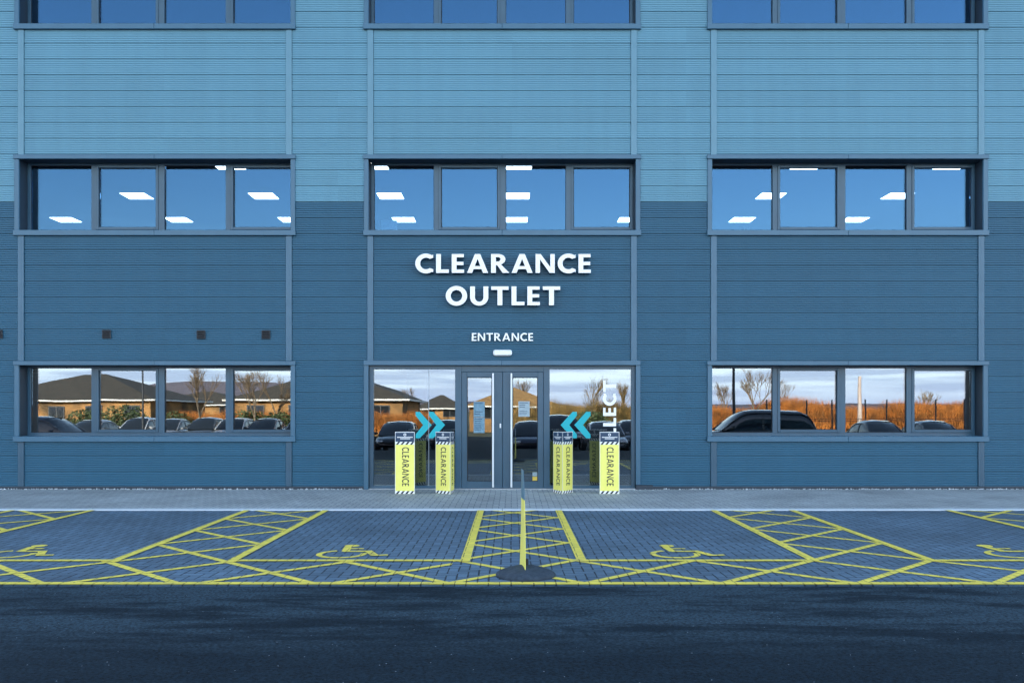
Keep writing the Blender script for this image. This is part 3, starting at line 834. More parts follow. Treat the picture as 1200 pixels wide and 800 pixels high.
# ------------------------------------------------------------------ entrance
ent = MB()
EY = .10                    # face of the shopfront glass
EX0, EX1, EZ = -2.80, 2.415, HEAD1 - STOREY
def ex(px): return (px - 600.0) * (CD + EY) / F
def ez(py): return HC + (HY - py) * (CD + EY) / F
yf0, yf1 = EY - .05, EY + .05
gt, gbm = ez(432.5), ez(568.5)
DX0, DX1, DZ = ex(541), ex(637), ez(435.5)
ent.box(EX0 + .003, ex(438), yf0, yf1, .002, EZ - .003, 0, .004)
ent.box(ex(533.5), DX0, yf0, yf1, .002, EZ - .003, 0, .004)
ent.box(DX1, ex(644), yf0, yf1, .002, EZ - .003, 0, .004)
ent.box(ex(739.5), EX1 - .003, yf0, yf1, .002, EZ - .003, 0, .004)
for a, b in ((ex(438), ex(533.5)), (ex(644), ex(739.5))):
    ent.box(a, b, yf0 + .002, yf1, gt, EZ - .003, 0, .003); ent.box(a, b, yf0 + .002, yf1, .002, gbm, 0, .003)
ent.box(DX0, DX1, yf0 + .002, yf1, DZ, EZ - .003, 0, .003)
ef = ent.build('shopfront', M['frame'], store)
for a, b in ((ex(438), ex(502.3)), (ex(502.7), ex(533.5)), (ex(644), ex(739.5))):
    g = MB(); g.box(-(b-a)/2, (b-a)/2, 0, .024, 0, gt - gbm); o = g.build('pane', M['glass'], ef, ((a+b)/2, EY, gbm))
    o.rotation_euler = (R(rnd.uniform(-.02, .02)), 0, R(rnd.uniform(-.03, .03)))
sj = MB(); sj.box(ex(502.2), ex(502.8), EY - .004, EY - .001, gbm, gt); sj.build('glass_joint', mat('silicone', (.35, .4, .45), .6), ef)
# surround of the entrance
hd = MB(); xm = -.2
hd.box(EX0 - .09, xm - .002, -.06, .015, EZ + .002, EZ + .092, 0, .004); hd.box(xm + .002, EX1 + .09, -.06, .015, EZ + .002, EZ + .092, 0, .004)
hd.build('head_flashing', M['trim_dark'], ef)
for a in (EX0 - .09, EX1): s_ = MB(); s_.box(a, a + .09, -.035, .021, .0 if a < 0 else .09, EZ + .001, 0, .004); s_.build('side_trim', M['trim_dark'], ef)
pl = MB(); pl.box(EX1 - .002, EX1 + .33, -.07, -.013, 0.002, .085, 0, .006); pl.build('plinth_block', M['reveal'], ef)
rv = MB(); rv.box(EX0 - .001, EX0 + .001, .02, .2, 0, EZ); rv.box(EX1 - .001, EX1 + .001, .02, .2, 0, EZ); rv.box(EX0 + .002, EX1 - .002, .016, .2, EZ - .001, EZ + .001); rv.build('reveal', M['reveal'], ef)
th = MB(); th.box(EX0, EX1, -.03, .04, 0.001, .014, 0, .003); th.build('threshold', M['steel'], ef)
# chevrons
def chevron(px_tip, px_back, py0, py1, wpx):
    s = 1 if px_tip > px_back else -1
    t, b = ez(py0), ez(py1); m_ = (t + b)/2; wx = wpx * (CD + EY) / F
    xt, xb_ = ex(px_tip), ex(px_back); c = MB(); hw = wx * .62
    pts = [(xb_, t), (xb_ + s*hw*1.15, t + 0), (xt, m_), (xb_ + s*hw*1.15, b), (xb_, b), (xb_ - s*0.0, b + hw*1.0), (xt - s*wx*1.45, m_), (xb_, t - hw*1.0)]
    y0, y1 = EY - .0022, EY - .0008
    c.add([(x, y0, z) for x, z in pts] + [(x, y1, z) for x, z in pts],
          [(0,1,2,6,7), (2,3,4,5,6), (8,15,14,10,9), (10,14,13,12,11)] + [(k, (k+1) % 8, 8+(k+1) % 8, 8+k) for k in range(8)])
    return c.build('chevron_decal', M['cyan'], ef)
chevron(506, 487, 482.3, 513.2, 7); chevron(521.5, 502.8, 482.3, 513.2, 7)
chevron(657, 676, 482.3, 513.2, 7); chevron(673, 692, 482.3, 513.2, 7)
# vertical word on the right pane, reading upwards
kk = (CD + EY) / F
wd = text_mesh('COLLECT', 15.2 * kk, 101 * kk, .25, .14, .0012)
xr, zs = ex(722), ez(546.5)
merge_letters(wd, lambda x, y, z: (xr - y, EY - .0018 + z*.5, zs + x), M['white'], 'lettering', ef)
# grit-white lobby things seen dimly through the glass: a low counter
ct = MB(); ct.box(-2.3, -1.2, 4.2, 4.8, .01, 1.05, 0, .02); ct.box(.9, 2.2, 5.0, 5.6, .01, 1.05, 0, .02); ct.build('counter', M['interior'], store)

# --- the two door leaves
def leaf(x0, x1, gx0, gx1, hx, notice):
    d = MB(); y0, y1 = EY - .045, EY + .03
    z0, z1, g0, g1 = .012, DZ - .004, ez(563.5), ez(442)
    d.box(x0, gx0, y0, y1, z0, z1, 0, .004); d.box(gx1, x1, y0, y1, z0, z1, 0, .004)
    d.box(gx0, gx1, y0 + .002, y1, z0, g0, 0, .004); d.box(gx0, gx1, y0 + .002, y1, g1, z1, 0, .004)
    o = d.build('door', M['frame'], store)
    g = MB(); g.box(gx0, gx1, EY - .005, EY + .02, g0, g1); g.build('pane', M['glass'], o)
    k = MB(); e = .012
    k.box(gx0, gx0+e, EY-.012, EY-.006, g0, g1); k.box(gx1-e, gx1, EY-.012, EY-.006, g0, g1); k.box(gx0+e, gx1-e, EY-.012, EY-.006, g1-e, g1); k.box(gx0+e, gx1-e, EY-.012, EY-.006, g0, g0+e)
    k.build('gasket', M['gasket'], o)
    h = MB(); zt, zb2 = ez(437.5), ez(570)
    h.tube((hx, y0 - .075, zb2), (hx, y0 - .075, zt), .019, .019, 14)
    for z in (zb2 + .12, zt - .12, (zt+zb2)/2): h.tube((hx, y0 - .075, z), (hx, y0 + .004, z), .011, .011, 10)
    h.build('handle', M['steelwhite'], o)
    for (a, b, c, e_, mm) in notice:
        p = MB(); p.box(ex(a), ex(b), EY - .0075, EY - .0058, ez(e_), ez(c)); p.build('notice', M[mm], o)
        if mm != 'labely':
            q = MB(); wpx = ex(b) - ex(a); n = int((e_ - c) / 2.6)
            for i in range(n):
                if rnd.random() < .2: continue
                zz = ez(c + 1.5 + i*2.5); q.box(ex(a) + .02, ex(a) + wpx * rnd.uniform(.55, .9), EY - .0085, EY - .0078, zz - .012, zz)
            q.build('notice_print', M['navy'], o)
    return o
xm = ex(589)
dl = leaf(DX0 + .005, xm - .003, ex(547.4), ex(576.6), ex(577.9) , [(555, 568, 470.5, 488.5, 'paper'), (555, 568, 489, 507, 'paper')])
dr = leaf(xm + .003, DX1 - .005, ex(600.7), ex(630.2), ex(599.3), [(607.5, 620.7, 470, 488, 'paperw'), (624, 630, 553, 557.5, 'paperw'), (624, 630, 558, 563, 'labely')])
dl['label'] = 'left door leaf with two blue notices'; dr['label'] = 'right door leaf with a pale notice and a small yellow sticker'
lk = MB(); x_, z_ = ex(586.4), ez(498.6); lk.box(x_-.015, x_+.015, EY - .062, EY - .046, z_ - .045, z_ + .045, 0, .006); lk.build('lock', M['steelwhite'], dl)

# ------------------------------------------------------------------ ceiling lights seen through the upper windows
def clight(x, y, z, label, sx=.3, sy=.3):
    root = MB(); root.box(x-sx-.02, x+sx+.02, y-sy-.02, y+sy+.02, z-.012, z-.001)
    o = root.build('ceiling_light', M['fascia'])
    d = MB(); d.box(x-sx, x+sx, y-sy, y+sy, z-.018, z-.0125); d.build('diffuser', M['panel_light'], o)
    tag(o, label, 'ceiling light', 'square ceiling lights inside the upper floors')
ORD = ['leftmost', 'second from left', 'third from left', 'fourth from left', 'fifth from left', 'sixth from left', 'seventh from left', 'eighth from left', 'rightmost']
rows = [(2.1, 'highest', [-2, -1, 0, 2, 3]), (4.9, 'middle', [-3, -2, -1, 0, 2, 3]), (7.7, 'lowest', [-4, -3, -2, -1, 0, 1, 2, 3])]
for y, rn, ks in rows:
    for i, k in enumerate(ks):
        nm = ORD[i] if i < len(ks) - 1 else 'rightmost'
        clight(.13 + 3.17*k, y, CEIL1, 'ceiling light behind the middle windows, %s in the %s line' % (nm, rn))
for i, (x, n) in enumerate([(-3.2, 'leftmost'), (.1, 'second from left'), (6.35, 'third from left'), (9.5, 'rightmost')]):
    clight(x, 4.62, CEIL2, 'ceiling light just visible behind the top windows, %s of four' % n)

fc = empty('flip_chart', (-2.58, 1.3, SILL1 - .95)); tag(fc, 'white flip chart standing inside the middle window above the sign', 'flip chart')
b = MB(); b.box(-.17, .17, -.015, .015, .95, 1.42, 0, .004); b.build('board', M['paperw'], fc)
b = MB()
for sx_ in (-.15, .15): b.tube((sx_, 0, 0), (sx_*.6, 0, .95), .012, .012, 6)
b.build('leg', M['vent'], fc)
pp = empty('potted_plant', (4.75, .85, SILL1 - .02)); tag(pp, 'small leafy pot plant behind the first pane of the right upper window', 'plant')
b = MB(); b.lathe([(.05, 0), (.07, .10), (.0701, .11), (.001, .105)], n=16); b.build('pot', M['paperw'], pp)
b = MB(); r_ = random.Random(4)
for k in range(26):
    a_ = r_.uniform(0, 6.28); l_ = r_.uniform(.08, .2); q = Vector((math.cos(a_)*l_*.7, math.sin(a_)*l_*.7, .12 + l_*.7)); n_ = Vector((-math.sin(a_), math.cos(a_), 0)) * .02
    b.face([(0, 0, .1), q*.6 + n_, q, q*.6 - n_])
b.build('foliage', mat('pot_leaf', (.25, .35, .2), .5), pp)

# ------------------------------------------------------------------ totems
TH, TW = 1.147, .365
def totem(x, y, rot, label):
    root = empty('totem_sign', (x, y, 0), rot); tag(root, label, 'totem sign', 'yellow clearance totems at the entrance')
    rad = TW / math.sqrt(3)
    P = [Vector((rad*math.cos(R(a)), rad*math.sin(R(a)))) for a in (-150, -30, 90)]     # front face looks to -y
    def prismz(m_, name, z0, z1, sc, capt=False):
        b = MB(); vs = [(p.x*sc, p.y*sc, z) for z in (z0, z1) for p in P]
        b.add(vs, [(0,1,4,3), (1,2,5,4), (2,0,3,5), (0,2,1), (3,4,5)]); return b.build(name, m_, root)
    prismz(M['yellow'], 'body', .002, TH - .186, .996)
    prismz(M['navy'], 'header', TH - .1855, TH - .004, .996)
    def onface(i, u, z, out):
        p, q = P[i], P[(i+1) % 3]; d = (q-p); nrm = Vector((d.y, -d.x)).normalized()
        c = p + d*(.5 + u/TW) + nrm*(out - .002*.3)
        return (c.x, c.y, z)
    wt = MB(); st = MB(); lt = MB(); lg_ = MB()
    txt = text_mesh('CLEARANCE', .124, .715, .19, .16, .0008)
    for i in range(3):
        hw = TW/2 - .003
        # white edges: verticals and top
        for u0, u1 in ((-hw, -hw + .007), (hw - .007, hw)):
            wt.face([onface(i, u0, .004, .0022), onface(i, u1, .004, .0022), onface(i, u1, TH - .004, .0022), onface(i, u0, TH - .004, .0022)])
        wt.face([onface(i, -hw + .007, TH - .014, .0022), onface(i, hw - .007, TH - .014, .0022), onface(i, hw - .007, TH - .004, .0022), onface(i, -hw + .007, TH - .004, .0022)])
        # white ground of the stripe bands, black stripes over
        for z0, z1 in ((TH - .238, TH - .186), (.004, .056)):
            wt.face([onface(i, -hw + .007, z0, .0018), onface(i, hw - .007, z0, .0018), onface(i, hw - .007, z1, .0018), onface(i, -hw + .007, z1, .0018)])
            for k in range(4):
                u = -hw + .012 + k * .087
                st.face([onface(i, u, z0, .003), onface(i, u + .04, z0, .003), onface(i, min(u + .082, hw - .008), z1, .003), onface(i, u + .042, z1, .003)])
        lt = MB()
        for me, off in txt:
            # reading downwards, tops to the right
            lt.add([onface(i, -.050 + v.co.y, TH - .285 - (v.co.x + off), .0025 + v.co.z*.5) for v in me.vertices], [tuple(p.vertices) for p in me.polygons])
        lt.build('lettering', M['black'], root, fix=False)
        # small crest and two lines of white print on the header
        for k in range(10):
            a, b_ = 2*math.pi*k/10, 2*math.pi*(k+1)/10
            lg_.face([onface(i, .026*math.cos(a)*.55, TH - .055 + .026*math.sin(a)*.55, .003), onface(i, .026*math.cos(a), TH - .055 + .026*math.sin(a), .003),
                      onface(i, .026*math.cos(b_), TH - .055 + .026*math.sin(b_), .003), onface(i, .026*math.cos(b_)*.55, TH - .055 + .026*math.sin(b_)*.55, .003)])
        for zl, hw_ in ((TH - .110, .140), (TH - .137, .085)):
            u = -hw_
            while u < hw_:
                dw = rnd.uniform(.010, .016)
                lg_.face([onface(i, u, zl, .003), onface(i, u + dw, zl, .003), onface(i, u + dw, zl + .017, .003), onface(i, u, zl + .017, .003)]); u += dw + .004
    wt.build('white_edging', M['white'], root, fix=False); st.build('hazard_stripe', M['black'], root, fix=False)
    lg_.build('header_print', M['white'], root, fix=False)
    return root
TY = 16.52 - CD
totem(-1.975, TY + .105, 0, 'yellow triangular CLEARANCE totem facing forward, leftmost of the four')
totem(-1.212, TY + .125, R(-37), 'yellow CLEARANCE totem just left of the doors, turned to show its right side')
totem(.948, TY + .19, R(-60 - 4.5), 'yellow triangular CLEARANCE totem with its corner forward, under the cyan arrows right of doors')
totem(1.798, TY + .105, 0, 'yellow triangular CLEARANCE totem facing forward below the white vertical lettering')

# --- paddle sign on a rubber base, seen nearly edge-on
ps = empty('floor_sign', (.128, 8.37 - CD, 0), 0); tag(ps, 'thin yellow board on a round black rubber base, seen edge on in the hatching', 'sign')
b = MB(); b.lathe([(.277, .002), (.280, .018), (.268, .034), (.235, .052), (.17, .074), (.09, .094), (.045, .100), (0.001, .101)], n=48); b.build('base', M['rubber'], ps)
def paddle(z0, z1, m_, name, bot=False):
    """board standing in the depth direction, slightly bowed, near edge to the right"""
    q = MB(); n = 14; W2 = .14; t = .003
    def cx(v, z): return -.030 - v * (.175 - .12*z) + .006 * math.sin(math.pi * z)
    for i in range(n):
        za, zb2 = z0 + (z1-z0)*i/n, z0 + (z1-z0)*(i+1)/n
        def half(z): return W2 * (1 if z < .9 else .96)
        for (s0, s1) in ((-1, 1),):
            pa = [(cx(-half(za), za), -half(za), za), (cx(half(za), za), half(za), za)]; pb = [(cx(-half(zb2), zb2), -half(zb2), zb2), (cx(half(zb2), zb2), half(zb2), zb2)]
            vs = [(p[0] - t, p[1], p[2]) for p in pa] + [(p[0] - t, p[1], p[2]) for p in pb] + [(p[0] + t, p[1], p[2]) for p in pa] + [(p[0] + t, p[1], p[2]) for p in pb]
            q.add(vs, [(0,1,3,2), (4,6,7,5), (0,2,6,4), (1,5,7,3)] + ([(0,4,5,1)] if i == 0 else []) + ([(2,3,7,6)] if i == n-1 else []))
    return q.build(name, m_, ps)
paddle(.045, .72, M['yellow'], 'board', True)
paddle(.7205, .99, mat('board_header', (.10, .20, .28), .4), 'header')
sm = MB(); sm.tube((.008, 0, .09), (.008, 0, .16), .018, .018, 12); sm.build('stem', M['trimblk'], ps)

# ------------------------------------------------------------------ what stands behind the camera (seen only as reflections)
def vy(vv): return CD + 2*GY - vv            # world y of something whose mirror image is vv metres from the camera
def vx(px, vv): return (px - 600.0) * vv / F
def vz(py, vv): return HC + (HY - py) * vv / F

def bungalow(x0, x1, ynear, depth, eave, ridge, label, roofm='slate', rot=0.0, over=.6):
    root = empty('bungalow', ((x0+x1)/2, ynear - depth/2, -.1), rot); tag(root, label, 'building')
    hx, hy = (x1-x0)/2, depth/2
    wl = MB(); wl.box(-hx, hx, -hy, hy, -.4, eave + .02); wl.build('wall', M['brick'], root)
    r = MB(); ox, oy = hx+over, hy+over; ins = min(ox, oy); rl = max(ox - ins, .2); ry = max(oy - ins, 0.0)
    r.add([(-ox,-oy,eave),(ox,-oy,eave),(ox,oy,eave),(-ox,oy,eave),(-rl,0,ridge),(rl,0,ridge)], [(0,1,5,4),(2,3,4,5),(3,0,4),(1,2,5),(3,2,1,0)])
    r.build('roof', M[roofm], root)
    fs = MB()
    fs.box(-ox-.02, ox+.02, oy, oy+.04, eave-.08, eave+.05); fs.box(-ox-.02, ox+.02, -oy-.04, -oy, eave-.08, eave+.05)
    fs.box(-ox-.04, -ox-.001, -oy, oy, eave-.08, eave+.05); fs.box(ox+.001, ox+.04, -oy, oy, eave-.08, eave+.05)
    fs.build('fascia', M['fascia'], root)
    n = max(2, int((x1-x0)/3.2))
    for i in range(n):
        xc = -hx + (i+.5)*(2*hx)/n
        w_ = MB(); w_.box(xc-.7, xc+.7, hy+.002, hy+.06, .9, 2.0); wo_ = w_.build('window', M['pole'], root)
        g_ = MB(); g_.box(xc-.62, xc-.04, hy+.062, hy+.07, .97, 1.93); g_.box(xc+.04, xc+.62, hy+.062, hy+.07, .97, 1.93); g_.build('pane', M['car_glass'], wo_)
    return root
bungalow(vx(-30, 78), vx(186, 78), vy(76), 14, 2.45, 4.95, 'brick bungalow with brown hipped roof across the car park, reflected in the left window')
bungalow(vx(180, 112), vx(290, 112), vy(110), 10, 2.2, 4.0, 'far low brick bungalow with brown roof, reflected right of the first one')
bungalow(vx(283, 72), vx(476, 72), vy(70), 13, 2.4, 5.1, 'brick bungalow with brown hipped roof reflected between left window and entrance')
bungalow(vx(492, 100), vx(540, 100), vy(98), 7, 1.8, 3.2, 'small dark roofed hut reflected in the left shop pane')
bungalow(vx(552, 84), vx(650, 84), vy(82), 8, 1.95, 3.75, 'low hut with ochre roof reflected in the glass doors', 'gold_roof')
hl = MB()
for (px0, px1, top) in ((60, 420, 443), (420, 700, 470), (700, 1300, 474), (-400, 60, 455)):
    n = 24; vv = 900.0
    for k in range(n):
        a, b_ = k/n, (k+1)/n
        def hh(t): return vz(HY - (HY - top) * (math.sin(math.pi*t) ** .7) * (1 + .08*math.sin(9*t)) - 1, vv)
        xa, xb = vx(px0 + (px1-px0)*a, vv), vx(px0 + (px1-px0)*b_, vv)
        hl.face([(xa, vy(vv), -1), (xb, vy(vv), -1), (xb, vy(vv) - 60, hh(b_)), (xa, vy(vv) - 60, hh(a))], 0, True)
        hl.face([(xa, vy(vv) - 60, hh(a)), (xb, vy(vv) - 60, hh(b_)), (xb, vy(vv) - 160, -1), (xa, vy(vv) - 160, -1)], 0, True)
tag(hl.build('distant_hills', M['hill']), kind='structure')

def bare_tree(x, y, h, seed, label, spread=.5, lev=6, m='twig'):
    r_ = random.Random(seed); root = empty('bare_tree', (x, y, -.02)); tag(root, label, 'tree')
    tk = MB(); tw = MB()
    def grow(p, d, ln, rad, lv):
        q = p + d * ln
        (tk if lv > lev - 2 else tw).tube(p, q, rad, rad * .68, 6 if lv > lev - 2 else 3, caps=False)
        if lv == 0: return
        for k in range(3 if lv > 1 else 3):
            nd = (d + Vector((r_.uniform(-1, 1), r_.uniform(-1, 1), r_.uniform(-.15, .6))) * spread).normalized()
            grow(q if k == 0 else p + d * ln * r_.uniform(.55, 1), nd, ln * r_.uniform(.62, .84), rad * (.70 if k == 0 else .60), lv - 1)
    grow(Vector((0, 0, 0)), Vector((0, 0, 1)), h * .24, h * .014, lev)
    tk.build('trunk', M['bark'], root, fix=False); tw.build('crown', M[m], root, fix=False)
def tree_at(px, top, vv, seed, label, **k): bare_tree(vx(px, vv), vy(vv), vz(top, vv) * 1.4, seed, label, **k)
tree_at(235, 432, 60, 3, 'bare spreading tree reflected in the third pane of the left window')
tree_at(298, 432, 58, 4, 'bare bushy tree reflected in the last pane of the left window')
tree_at(322, 440, 62, 14, 'thin bare tree behind the bushy one in the left window')
tree_at(692, 447, 66, 5, 'bare rounded tree reflected in the right shop pane', m='scrubgold')
tree_at(726, 452, 70, 6, 'bare small tree at the edge of the right shop pane', m='scrubgold')
tree_at(615, 446, 95, 16, 'thin bare tree behind the ochre hut', m='twig')
tree_at(885, 434, 60, 7, 'tall thin bare tree reflected in the first pane of the right window')
tree_at(920, 452, 75, 8, 'small bare tree behind the scrub in the right window')
tree_at(850, 450, 70, 9, 'bare sapling at the left of the right window')
tree_at(1085, 458, 75, 10, 'pale bare tree in the last pane of the right window', m='scrubgold')
tree_at(480, 458, 90, 11, 'bare tree behind the small dark hut')

def scrub(px0, px1, topf, vv, seed, label, m='scrub', dep=5.0, dens=70):
    r_ = random.Random(seed); root = empty('scrub_thicket', ((vx(px0, vv)+vx(px1, vv))/2, vy(vv), -.05)); tag(root, label, 'thicket', 'winter scrub beyond the car park')
    b = MB(); n = int(abs(px1-px0) * dens)
    for k in range(n):
        px = r_.uniform(px0, px1); d = r_.uniform(0, dep); v_ = vv + d
        hgt = (vz(topf(px) + 3.0*math.sin(px*.9 + seed)*math.sin(px*.37), vv) + .05) * (1 - .55 * r_.random() ** 1.2)
        x = vx(px, vv) - root.location.x; y = -d
        base = Vector((x + r_.uniform(-.2, .2), y, hgt * r_.uniform(0, .55)))
        tip = Vector((x + r_.gauss(0, .28), y + r_.uniform(-.3, .3), hgt))
        w_ = r_.uniform(.010, .026); n_ = Vector((r_.uniform(.4, 1), r_.uniform(-1, 1), 0)).normalized() * w_
        b.face([base - n_, base + n_, tip])
        if r_.random() < .5:
            s = base.lerp(tip, r_.uniform(.3, .8)); e = s + Vector((r_.uniform(-.5, .5), r_.uniform(-.3, .3), r_.uniform(.1, .5)))
            if e.z > hgt: e.z = hgt
            b.face([s - n_*.8, s + n_*.8, e])
    b.build('stems', M[m], root, fix=False)
def wob(base, amp, ph): return lambda px: base + amp*math.sin(px*.085 + ph) + amp*.6*math.sin(px*.23 + ph*2)
scrub(905, 985, lambda px: 461 + abs(px-940)**1.5*.03, 62, 1, 'domed orange scrub reflected in the second pane of the right window')
scrub(985, 1068, wob(476, 2, 0), 64, 2, 'low orange scrub reflected in the third pane of the right window')
scrub(1066, 1200, wob(469, 2, 1), 60, 3, 'orange scrub reflected in the last pane of the right window')
scrub(752, 905, wob(476, 2, 2), 66, 4, 'orange scrub behind the dark car in the right window')
scrub(648, 752, wob(468, 3, 0.5), 68, 5, 'golden brown scrub reflected in the right shop pane', 'scrubgold')
scrub(345, 500, wob(480, 2, 0.5), 60, 6, 'low orange scrub in front of the bungalow near the left shop pane', 'scrub', dens=35)
scrub(190, 345, wob(481, 1.5, 0.5), 60, 7, 'low orange scrub in front of the far bungalow', 'scrub', dens=35)
scrub(600, 650, wob(472, 2, 3), 80, 8, 'golden scrub beside the ochre hut', 'scrubgold', dens=40)

def bush(px, top, vv, seed, label):
    r_ = random.Random(seed); root = empty('evergreen_bush', (vx(px, vv), vy(vv), LOW)); tag(root, label, 'bush')
    h = vz(top, vv) - LOW; b = MB()
    for k in range(1500):
        d = Vector((r_.gauss(0, 1), r_.gauss(0, 1), r_.gauss(0, 1))).normalized() * (r_.random() ** .4)
        c = Vector((d.x * h * .75, d.y * h * .6, h * .5 + d.z * h * .5)); u = Vector((r_.gauss(0,1), r_.gauss(0,1), r_.gauss(0,1))).normalized() * .10
        w_ = u.cross(Vector((r_.gauss(0,1), r_.gauss(0,1), r_.gauss(0,1)))).normalized() * .06
        b.face([c - u, c + w_, c + u, c - w_])
    b.build('crown', M['leaf'], root, fix=False); t = MB(); t.tube((0,0,0), (0,0,h*.5), .05, .03, 6); t.build('trunk', M['bark'], root)
M['leaf'] = noisy('evergreen_leaf', (.04, .07, .025), (.10, .13, .05), 2, .7)
for i, (px, top, vv, lb) in enumerate([(100, 478, 62, 'small green bush left of the bungalow windows'), (143, 474, 60, 'large green bush before the brick bungalow'), (205, 482, 60, 'low green bush by the far bungalow'),
        (290, 480, 60, 'green bush under the bare bushy tree'), (326, 483, 60, 'small round green bush right of the bushy tree'), (690, 480, 62, 'green bush amid the golden scrub')]):
    bush(px, top, vv, 50 + i, lb)

def pole(px, top, vv, r, m, label, lean=0.0, arm=False):
    o_ = empty('lamp_post' if arm else 'post', (vx(px, vv), vy(vv), -.02)); tag(o_, label, 'post')
    b = MB(); h = vz(top, vv); b.tube((0,0,-.5), (lean*h, 0, h), r, r*.6, 10); b.build('shaft', M[m], o_)
    if arm:
        c = MB(); c.box(-.35, .35, -.12, .12, h, h + .1, 0, .02); c.build('lamp_head', M['pole'], o_)
pole(861, 405, 44, .09, 'pole', 'tall dark lamp post beside the dark car', 0, True)
pole(167, 425, 50, .07, 'pole', 'dark lamp post in front of the brick bungalow', -.02, True)
pole(1008, 441, 55, .16, 'palepole', 'pale sunlit wooden pole leaning slightly', .012)
fe = empty('mesh_fence', (0, vy(50), 0)); tag(fe, 'dark post and rail fence along the far side of the car park', 'fence')
for px in (945, 975, 1015, 1040, 1097, 1131, 900, 1170):
    b = MB(); b.tube((vx(px, 50), 0, -.05), (vx(px, 50), 0, 2.1), .045, .045, 8); b.build('fence_post', M['pole'], fe)
b = MB()
for z in (.9, 1.0): b.box(vx(880, 50), vx(1190, 50), -.012, .012, z, z + .03)
b.build('rail', M['pole'], fe)

# --- cars
def car_mesh(kind, paint):
    """hatchback or 4x4, nose to +x, origin on the ground at its centre"""
    Ln, Wd, Ht = {'hatch': (4.1, 1.76, 1.46), 'suv': (4.75, 1.9, 1.70), 'saloon': (4.6, 1.8, 1.42)}[kind]
    root = empty('parked_car')
    hl_, hw = Ln/2, Wd/2; belt = Ht * .60
    # lower body: loft of rounded sections (x, zlow, ztop, halfwidth)
    st = [(-hl_, .42, belt*.78, .72), (-hl_+.10, .30, belt*.97, .90), (-hl_+.5, .26, belt*1.02, .98), (-hl_*.45, .24, belt, 1.0), (0, .24, belt*.985, 1.0),
          (hl_*.38, .24, belt*.96, 1.0), (hl_*.52, .25, belt*.93, .99), (hl_-.35, .27, belt*.80, .94), (hl_-.08, .32, belt*.68, .82), (hl_, .40, belt*.56, .70)]
    b = MB(); rings = []
    for x, zl, zt, s in st:
        w_ = hw * s
        rings.append([(x, -w_*.86, zl), (x, -w_*.98, zl+.14), (x, -w_, (zl+zt)/2+.04), (x, -w_*.97, zt-.08), (x, -w_*.88, zt), (x, -w_*.3, zt+.025), (x, w_*.3, zt+.025),
                      (x, w_*.88, zt), (x, w_*.97, zt-.08), (x, w_, (zl+zt)/2+.04), (x, w_*.98, zl+.14), (x, w_*.86, zl)])
    n = 12; vs = [p for r_ in rings for p in r_]; fs = []
    for i in range(len(rings)-1):
        for k in range(n): fs.append((i*n+k, i*n+(k+1) % n, (i+1)*n+(k+1) % n, (i+1)*n+k))
    fs += [tuple(range(n)), tuple(range((len(rings)-1)*n, len(rings)*n))]
    b.add(vs, fs, 0, True); b.build('body', paint, root)
    # greenhouse: windscreen, roof and rear screen as one smooth curve
    if kind == 'suv': ctrl = [(-hl_+.10, 0), (-hl_+.22, .45), (-hl_+.38, .80), (-hl_+.62, .94), (-hl_*.35, 1.0), (0, 1.0), (hl_*.14, .95), (hl_*.25, .78), (hl_*.40, .42), (hl_*.54, 0)]
    elif kind == 'hatch': ctrl = [(-hl_+.06, 0), (-hl_+.22, .42), (-hl_+.42, .76), (-hl_+.70, .92), (-hl_*.30, 1.0), (hl_*.0, .99), (hl_*.14, .93), (hl_*.26, .76), (hl_*.42, .40), (hl_*.58, 0)]
    else: ctrl = [(-hl_+.60, 0), (-hl_+.85, .40), (-hl_+1.12, .74), (-hl_+1.40, .92), (-hl_*.18, 1.0), (hl_*.0, .99), (hl_*.10, .93), (hl_*.22, .76), (hl_*.38, .40), (hl_*.55, 0)]
    base_z = belt * .96
    def sec(x, f, grow_=0.0):
        z = base_z + (Ht - base_z) * f; wb = hw * .90; wt = hw * (.90 - .17 * f)
        cr = .10 * f
        return [(x, -wb - grow_, base_z - .02), (x, -(wb*.35 + wt*.65) - grow_, base_z + (z-base_z)*.62), (x, -wt + .02 - grow_, z - cr), (x, -wt*.80, z - cr*.15 + grow_), (x, 0, z + .03*f + grow_),
                (x, wt*.80, z - cr*.15 + grow_), (x, wt - .02 + grow_, z - cr), (x, (wb*.35 + wt*.65) + grow_, base_z + (z-base_z)*.62), (x, wb + grow_, base_z - .02)]
    g = MB(); rr = [sec(x, f) for x, f in ctrl]
    g.add([p for r_ in rr for p in r_], [(i*9+k, i*9+k+1, (i+1)*9+k+1, (i+1)*9+k) for i in range(len(rr)-1) for k in range(8)], 0, True); g.build('window', M['car_glass'], root)
    rf_ = MB(); rt = [sec(x, f, .012)[2:7] for x, f in ctrl[3:7]]
    rf_.add([p for r_ in rt for p in r_], [(i*5+k, i*5+k+1, (i+1)*5+k+1, (i+1)*5+k) for i in range(len(rt)-1) for k in range(4)], 0, True)
    for s_ in (1, 7):       # pillars follow the glass
        e_ = 2 if s_ == 1 else 6; b_ = 0 if s_ == 1 else 8
        for seq in (range(0, 4), range(6, 10)):
            seq = list(seq)
            for i0, i1 in zip(seq[:-1], seq[1:]): rf_.tube(sec(*ctrl[i0], .004)[e_], sec(*ctrl[i1], .004)[e_], .035, .035, 6)
        for i0 in range(3, 6): rf_.tube(sec(*ctrl[i0], .004)[e_], sec(*ctrl[i0+1], .004)[e_], .03, .03, 6)
        mid = sec(hl_*-.12, 1.0, .004); rf_.tube(mid[b_], mid[s_], .035, .03, 6); rf_.tube(mid[s_], mid[e_], .03, .03, 6)
    rf_.build('roof', paint, root)
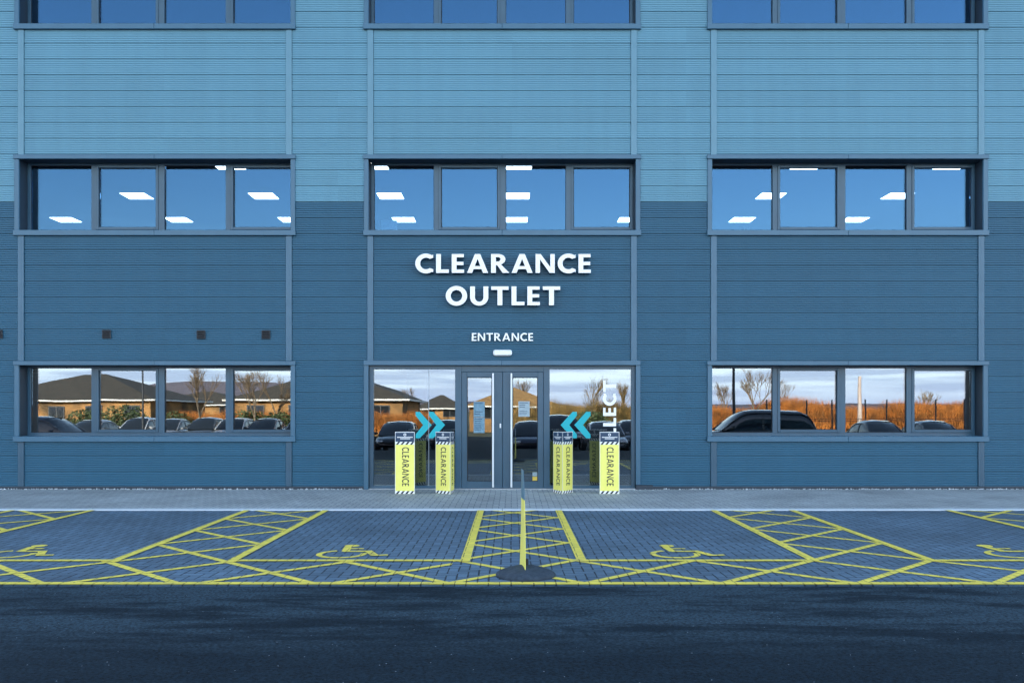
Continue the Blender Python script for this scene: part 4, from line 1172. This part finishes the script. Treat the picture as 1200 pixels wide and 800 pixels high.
    for sx in (-1, 1):
        for sy in (-1, 1):
            xw = sx * Ln * .315; r_ = .33 if kind != 'suv' else .37
            wv_ = MB(); wv_.tube((xw, sy*(hw-.20), r_), (xw, sy*(hw+.005), r_), r_, r_, 24); wh = wv_.build('wheel', M['tyre'], root)
            ri_ = MB(); ri_.tube((xw, sy*(hw-.02), r_), (xw, sy*(hw+.012), r_), r_*.62, r_*.6, 16); ri_.build('rim', M['rim'], wh)
    for sy in (-1, 1):
        h = MB(); h.box(hl_-.22, hl_-.015, sy*hw*.66-.15, sy*hw*.66+.15, belt*.58, belt*.72, 0, .03); h.build('headlight', M['lamp_lens'], root)
        h = MB(); h.box(-hl_-.005, -hl_+.12, sy*hw*.64-.12, sy*hw*.64+.12, belt*.70, belt*.90, 0, .02); h.build('tail_light', M['tail_lens'], root)
        h = MB(); h.box(hl_*.36, hl_*.36+.12, sy*(hw+.0)-.02, sy*(hw+.17), belt*.98, belt*1.12, 0, .03) if sy > 0 else h.box(hl_*.36, hl_*.36+.12, -hw-.17, -hw+.02, belt*.98, belt*1.12, 0, .03); h.build('mirror', paint, root)
    g_ = MB(); g_.box(hl_-.05, hl_+.012, -hw*.42, hw*.42, .42, belt*.60, 0, .02); g_.build('grille', M['trimblk'], root)
    return root
CARP = {k: mat('car_paint_' + k, c, .25, .2, .5, 1.0) for k, c in dict(black=(.008, .01, .014), navy=(.012, .02, .05), silver=(.35, .37, .40), white=(.7, .71, .72), grey=(.08, .09, .10), blue=(.02, .09, .16), red=(.25, .012, .01)).items()}
def place(kind, paint, x, y, rz, label):
    c = car_mesh(kind, CARP[paint]); c.location = (x, y, LOW if y < -20.5 else -.2); c.rotation_euler = (0, 0, rz); tag(c, label, 'car', 'cars parked behind the camera')
place('suv', 'black', vx(880, 35), vy(35), R(180), 'black four by four standing side on to the right of the camera')
place('hatch', 'navy', vx(55, 37), vy(37) , R(8), 'dark blue hatchback at the far left, side on')
place('saloon', 'silver', vx(108, 50), vy(50), R(90), 'silver saloon facing the store on the far left')
cars = [('hatch', 'white', 145, 52), ('saloon', 'silver', 185, 52), ('hatch', 'grey', 228, 52), ('hatch', 'white', 262, 52), ('saloon', 'black', 300, 52),
        ('saloon', 'black', 462, 40), ('hatch', 'grey', 520, 42), ('hatch', 'navy', 622, 39), ('suv', 'black', 660, 44), ('saloon', 'silver', 712, 40), ('hatch', 'navy', 748, 41), ('saloon', 'black', 1052, 40), ('saloon', 'navy', 1120, 40),
        ('hatch', 'black', 20, 50), ('hatch', 'silver', 345, 52), ('hatch', 'navy', 395, 52)]
for i, (k, p, px, vv) in enumerate(cars):
    place(k, p, vx(px, vv), vy(vv) - 2.2, R(90 + rnd.uniform(-2, 2)), '%s %s nose to the store, car %d in the parked row' % ({'black': 'black', 'navy': 'dark blue', 'silver': 'silver', 'white': 'white', 'grey': 'grey', 'blue': 'blue', 'red': 'red'}[p], {'hatch': 'hatchback', 'suv': 'four by four', 'saloon': 'saloon'}[k], sum(1 for c in cars if c[2] <= px)))
